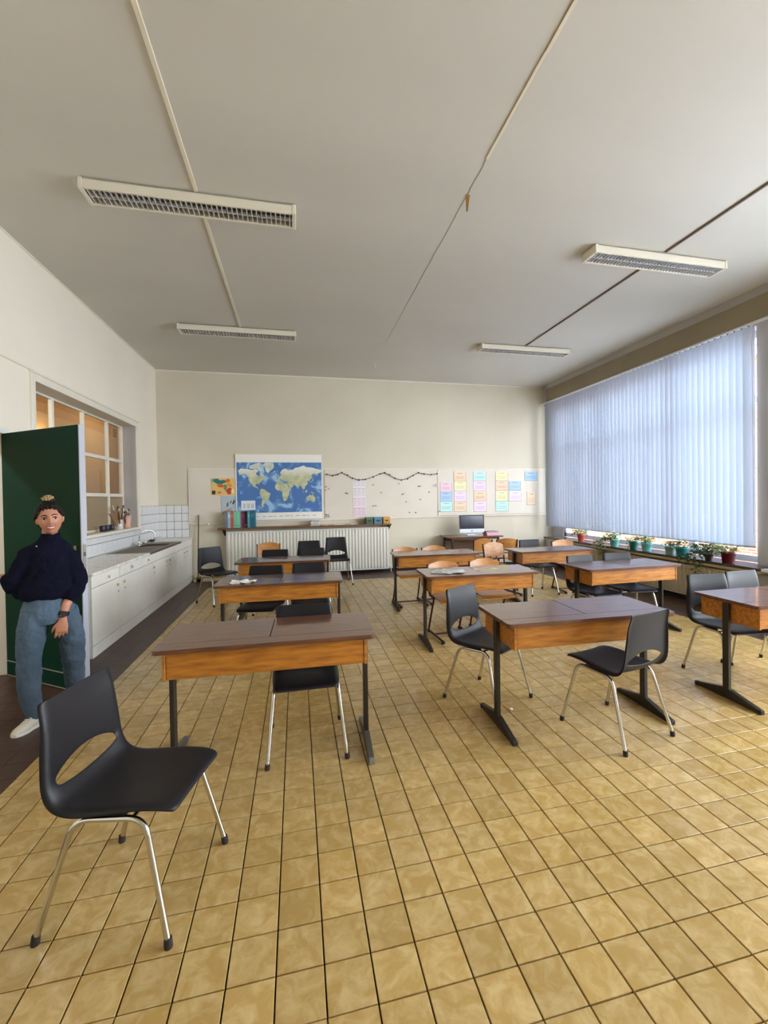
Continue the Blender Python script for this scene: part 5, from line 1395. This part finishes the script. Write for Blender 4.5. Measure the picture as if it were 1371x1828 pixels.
# face
def on_face(u, z, out=0.0):
    best = None
    for k in range(-40, 41):
        lon = k * 0.035
        for j in range(-36, 37):
            lat = j * 0.04; p = head_pt(lon, lat)
            e = (p.x - u) ** 2 + (p.z - z) ** 2
            if p.y > 0 and (best is None or e < best[0]): best = (e, p)
    p = best[1]
    return Vector((u, p.y + out, z))
for s in (-1, 1):
    c = on_face(s * 0.029, 0.004, -0.0045)
    b = MB(); q = MB(); q.ball((0, 0, 0), 1, 14, 10); b.add([hd((c.x + v[0] * 0.0125, c.y + v[1] * 0.008, c.z + v[2] * 0.0058)) for v in q.v], q.f, True)
    ey = b.build('eye', mat('eye_white_%d' % (s + 1), rgb(214, 206, 200), 0.25), pe)
    b = MB(); b.add([hd((c.x + v[0] * 0.0072, c.y + 0.0062 + v[1] * 0.0026, c.z + v[2] * 0.0058)) for v in q.v], q.f, True); b.build('iris', M['hair'], ey)
    b = MB(); b.tube([hd(on_face(s * u, z, 0.0012)) for u, z in ((0.013, 0.0115), (0.021, 0.0145), (0.031, 0.0135), (0.042, 0.007))], [0.0018, 0.0032, 0.0032, 0.0016], 6); b.build('eyelid', M['hair'], pe)
    b = MB(); b.tube([hd(on_face(s * u, z, 0.0015)) for u, z in ((0.012, 0.024), (0.022, 0.030), (0.034, 0.030), (0.047, 0.022))], [0.0028, 0.0036, 0.003, 0.0012], 6); b.build('eyebrow', M['hair'], pe)
    b = MB(); b.tube([hd(on_face(s * u, z, -0.0008)) for u, z in ((0.014, -0.030), (0.024, -0.040), (0.031, -0.052))], [0.001, 0.0018, 0.001], 6); b.build('smile_line', mat('skin_crease_%d' % (s + 1), rgb(140, 88, 68), 0.6), pe)
lipm = mat('lips', rgb(158, 84, 80), 0.4)
xs = [-0.028, -0.02, -0.01, 0, 0.01, 0.02, 0.028]
b = MB(); b.tube([hd(on_face(x, -0.051 + 9 * x * x, 0.001)) for x in xs], [0.001, 0.0028, 0.0036, 0.0032, 0.0036, 0.0028, 0.001], 8); b.build('upper_lip', lipm, pe)
b = MB(); b.tube([hd(on_face(x, -0.0635 + 18 * x * x, 0.001)) for x in xs], [0.001, 0.0032, 0.0045, 0.005, 0.0045, 0.0032, 0.001], 8); b.build('lower_lip', lipm, pe)
b = MB(); vs = []
for x in xs[1:-1]:
    vs += [hd(on_face(x, -0.0525 + 9 * x * x, 0.0018)), hd(on_face(x, -0.0605 + 18 * x * x, 0.0018))]
b.add(vs + [v - FW * 0.003 for v in vs], [(2 * k, 2 * k + 1, 2 * k + 3, 2 * k + 2) for k in range(4)]); b.build('teeth', M['paper'], pe)
# hair cap and bun
def hairline(lon, lat):
    a = abs(lon)
    jag = 0.05 * math.sin(lon * 17 + 1)
    if a < 0.75: return lat > 0.60 + 0.06 * math.cos(a * 2) + jag
    if a < 1.1: return lat > 0.60 - (a - 0.75) * 1.15 + jag
    if a < 1.6: return lat > 0.20 - (a - 1.1) * 0.3
    if a < 1.9: return lat > 0.05 - (a - 1.6) * 1.4
    return lat > -0.75
hm = MB(); head_mesh(hm, 1.16, 56, 40, hairline)
hm.v = [tuple(Vector(v) + RT * (Vector(v) - HC).dot(RT) * 0.07) for v in hm.v]
ho = hm.build('hair', M['hair'], pe)
so = ho.modifiers.new('solid', 'SOLIDIFY'); so.thickness = 0.026; so.offset = -1
hs_ = ho.modifiers.new('sub', 'SUBSURF'); hs_.levels = 1; hs_.render_levels = 1
th_ = bpy.data.textures.new('hair_locks', 'CLOUDS'); th_.noise_scale = 0.018
dh = ho.modifiers.new('locks', 'DISPLACE'); dh.texture = th_; dh.strength = 0.012; dh.mid_level = 0.45
bn = MB()
for k in range(9):
    a = k * 0.7; c = hd((0.018 * math.cos(a) + 0.006, -0.012 + 0.02 * math.sin(a), 0.122 + 0.006 * math.sin(2 * a))); bn.ball(c, (0.027, 0.025, 0.022), 10, 8)
bno = bn.build('hair_bun', M['hair'], pe)
bn = MB()
for k in range(34):
    a = k * 2.399; rr = 0.034 * math.sqrt((k + 0.5) / 34)
    p0 = hd((0.5 * rr * math.cos(a) + 0.004, 0.004 + 0.5 * rr * math.sin(a), 0.120)); p1 = hd((1.15 * rr * math.cos(a) + 0.006, 0.006 + 1.15 * rr * math.sin(a), 0.164 - 14 * rr * rr + random.uniform(-0.004, 0.004)))
    bn.tube([p0, p0.lerp(p1, 0.6) + UP * 0.004, p1], [0.006, 0.007, 0.003], 6)
bn.build('bun_tips', M['blond'], bno, label='blond loose ends on top of the bun')
# sweater
sw = MB()
rings = [(0.0, 0.004, 1.285, 0.054, 0.052), (0.0, 0.0, 1.265, 0.058, 0.054), (-0.003, -0.003, 1.25, 0.066, 0.058), (-0.006, -0.01, 1.222, 0.092, 0.066), (-0.01, -0.01, 1.185, 0.125, 0.082), (-0.012, -0.01, 1.13, 0.136, 0.10), (-0.012, -0.008, 1.05, 0.140, 0.112), (-0.022, -0.004, 0.96, 0.158, 0.122), (-0.026, 0.0, 0.90, 0.162, 0.126), (-0.026, 0.0, 0.865, 0.156, 0.122), (-0.024, 0.0, 0.84, 0.142, 0.112)]
sw.loft([(L_(u, d, z), RT, FW, ru, rv) for u, d, z, ru, rv in rings], 28)
limb(sw, [(-0.07, -0.01, 1.175, 0.055), (-0.118, -0.01, 1.135, 0.068), (-0.155, -0.015, 1.05, 0.066), (-0.185, -0.02, 0.965, 0.068), (-0.205, -0.025, 0.945, 0.062), (-0.225, -0.035, 0.985, 0.052), (-0.245, -0.045, 0.992, 0.040)], 18)
limb(sw, [(0.055, -0.01, 1.165, 0.055), (0.092, -0.01, 1.115, 0.066), (0.125, -0.005, 1.02, 0.066), (0.142, 0.005, 0.945, 0.066), (0.135, 0.03, 0.895, 0.060), (0.105, 0.06, 0.85, 0.052), (0.082, 0.082, 0.815, 0.044)], 18)
limb(sw, [(-0.13, -0.01, 1.08, 0.05), (-0.158, -0.012, 0.98, 0.056), (-0.162, -0.01, 0.90, 0.052), (-0.155, -0.005, 0.86, 0.04)], 16)
swo = sw.build('sweater', M['navy'], pe)
rm_ = swo.modifiers.new('fuse', 'REMESH'); rm_.mode = 'VOXEL'; rm_.voxel_size = 0.005; rm_.use_smooth_shade = True
sm_ = swo.modifiers.new('smooth', 'SMOOTH'); sm_.factor = 0.5; sm_.iterations = 6
tx = bpy.data.textures.new('folds', 'CLOUDS'); tx.noise_scale = 0.06
dp = swo.modifiers.new('folds', 'DISPLACE'); dp.texture = tx; dp.strength = 0.018; dp.mid_level = 0.5
# jeans
je = MB()
je.loft([(L_(u, d, z), RT, FW, ru, rv) for u, d, z, ru, rv in [(-0.02, 0, 0.875, 0.118, 0.098), (-0.02, 0, 0.83, 0.128, 0.106), (-0.02, 0, 0.78, 0.146, 0.116), (-0.022, 0, 0.72, 0.152, 0.116), (-0.022, 0, 0.67, 0.135, 0.10)]], 26)
limb(je, [(-0.095, 0.0, 0.74, 0.080, 0.095), (-0.11, 0.015, 0.64, 0.082, 0.09), (-0.125, 0.035, 0.52, 0.076, 0.082), (-0.13, 0.05, 0.40, 0.068, 0.074), (-0.132, 0.06, 0.28, 0.062, 0.068), (-0.127, 0.065, 0.20, 0.062, 0.066), (-0.118, 0.068, 0.13, 0.054, 0.056), (-0.11, 0.07, 0.085, 0.046, 0.048), (-0.105, 0.07, 0.055, 0.042, 0.044)], 20)
limb(je, [(0.06, 0.0, 0.74, 0.085, 0.095), (0.085, -0.02, 0.64, 0.084, 0.09), (0.105, -0.05, 0.52, 0.078, 0.084), (0.112, -0.09, 0.40, 0.072, 0.078), (0.118, -0.14, 0.28, 0.068, 0.07), (0.122, -0.175, 0.20, 0.064, 0.066), (0.122, -0.205, 0.12, 0.052, 0.054), (0.122, -0.215, 0.075, 0.046, 0.048)], 20)
jo = je.build('jeans', M['denim'], pe)
rm_ = jo.modifiers.new('fuse', 'REMESH'); rm_.mode = 'VOXEL'; rm_.voxel_size = 0.005; rm_.use_smooth_shade = True
sm_ = jo.modifiers.new('smooth', 'SMOOTH'); sm_.factor = 0.5; sm_.iterations = 5
tx2 = bpy.data.textures.new('denim_folds', 'CLOUDS'); tx2.noise_scale = 0.07
dp = jo.modifiers.new('folds', 'DISPLACE'); dp.texture = tx2; dp.strength = 0.020; dp.mid_level = 0.5
# shoes
def shoe(heel, toe):
    h = Vector(heel); t = Vector(toe); d = (t - h); ln = d.length; d.normalize(); sd = d.cross(UP)
    b = MB(); rg = []
    for f, wv_, hh in ((0.0, 0.024, 0.055), (0.08, 0.034, 0.075), (0.25, 0.036, 0.080), (0.42, 0.038, 0.068), (0.62, 0.044, 0.050), (0.82, 0.040, 0.038), (0.95, 0.026, 0.028), (1.0, 0.010, 0.018)):
        rg.append((h + d * (ln * f) + UP * (hh / 2 + 0.004), sd, UP, wv_, hh / 2))
    b.loft(rg, 18); o = b.build('shoe', M['shoe'], pe)
    b = MB(); n = 16; pl = []
    for f, wv_ in ((0.0, 0.02), (0.05, 0.033), (0.25, 0.036), (0.42, 0.036), (0.65, 0.045), (0.85, 0.041), (0.97, 0.024), (1.01, 0.0)): pl.append((f, wv_))
    out = [h + d * (ln * f) + sd * w2 for f, w2 in pl] + [h + d * (ln * f) - sd * w2 for f, w2 in reversed(pl[:-1])]
    k = len(out); b.add([p for p in out] + [p + UP * 0.018 for p in out], [list(range(k))[::-1], [k + i for i in range(k)]] + [(i, (i + 1) % k, k + (i + 1) % k, k + i) for i in range(k)])
    b.build('sole', M['offwhite'], o)
    b = MB()
    for q in range(4):
        f = 0.42 + 0.07 * q; hh = 0.068 - 0.085 * (f - 0.42); c = h + d * (ln * f) + UP * (hh + 0.006)
        b.tube([c - sd * 0.018, c + UP * 0.003, c + sd * 0.018], 0.003, 6)
    b.build('laces', M['paper'], o)
shoe(L_(-0.075, 0.045, 0.0), L_(-0.215, 0.175, 0.0))
shoe(L_(0.10, -0.25, 0.0), L_(0.16, -0.05, 0.0))
# watch
wc = L_(0.062, 0.1, 0.735); wd = (L_(0.055, 0.105, 0.715) - L_(0.075, 0.09, 0.79)).normalized()
b = MB(); b.tube([wc - wd * 0.014, wc + wd * 0.014], 0.0305, 16); wo = b.build('watch', M['watch'], pe)
cc = wc + FW * 0.026; b = MB(); q = MB(); q.rbox(-0.016, 0.016, -0.004, 0.005, -0.018, 0.018, 0.003); b.add([cc + RT * v[0] + FW * v[1] + UP * v[2] for v in q.v], q.f); b.build('watch_face', M['screen'], wo)
# necklace pendant
b = MB(); b.ball(L_(-0.075, 0.062, 1.205), 0.005, 8, 6); b.build('pendant', M['alu'], pe)
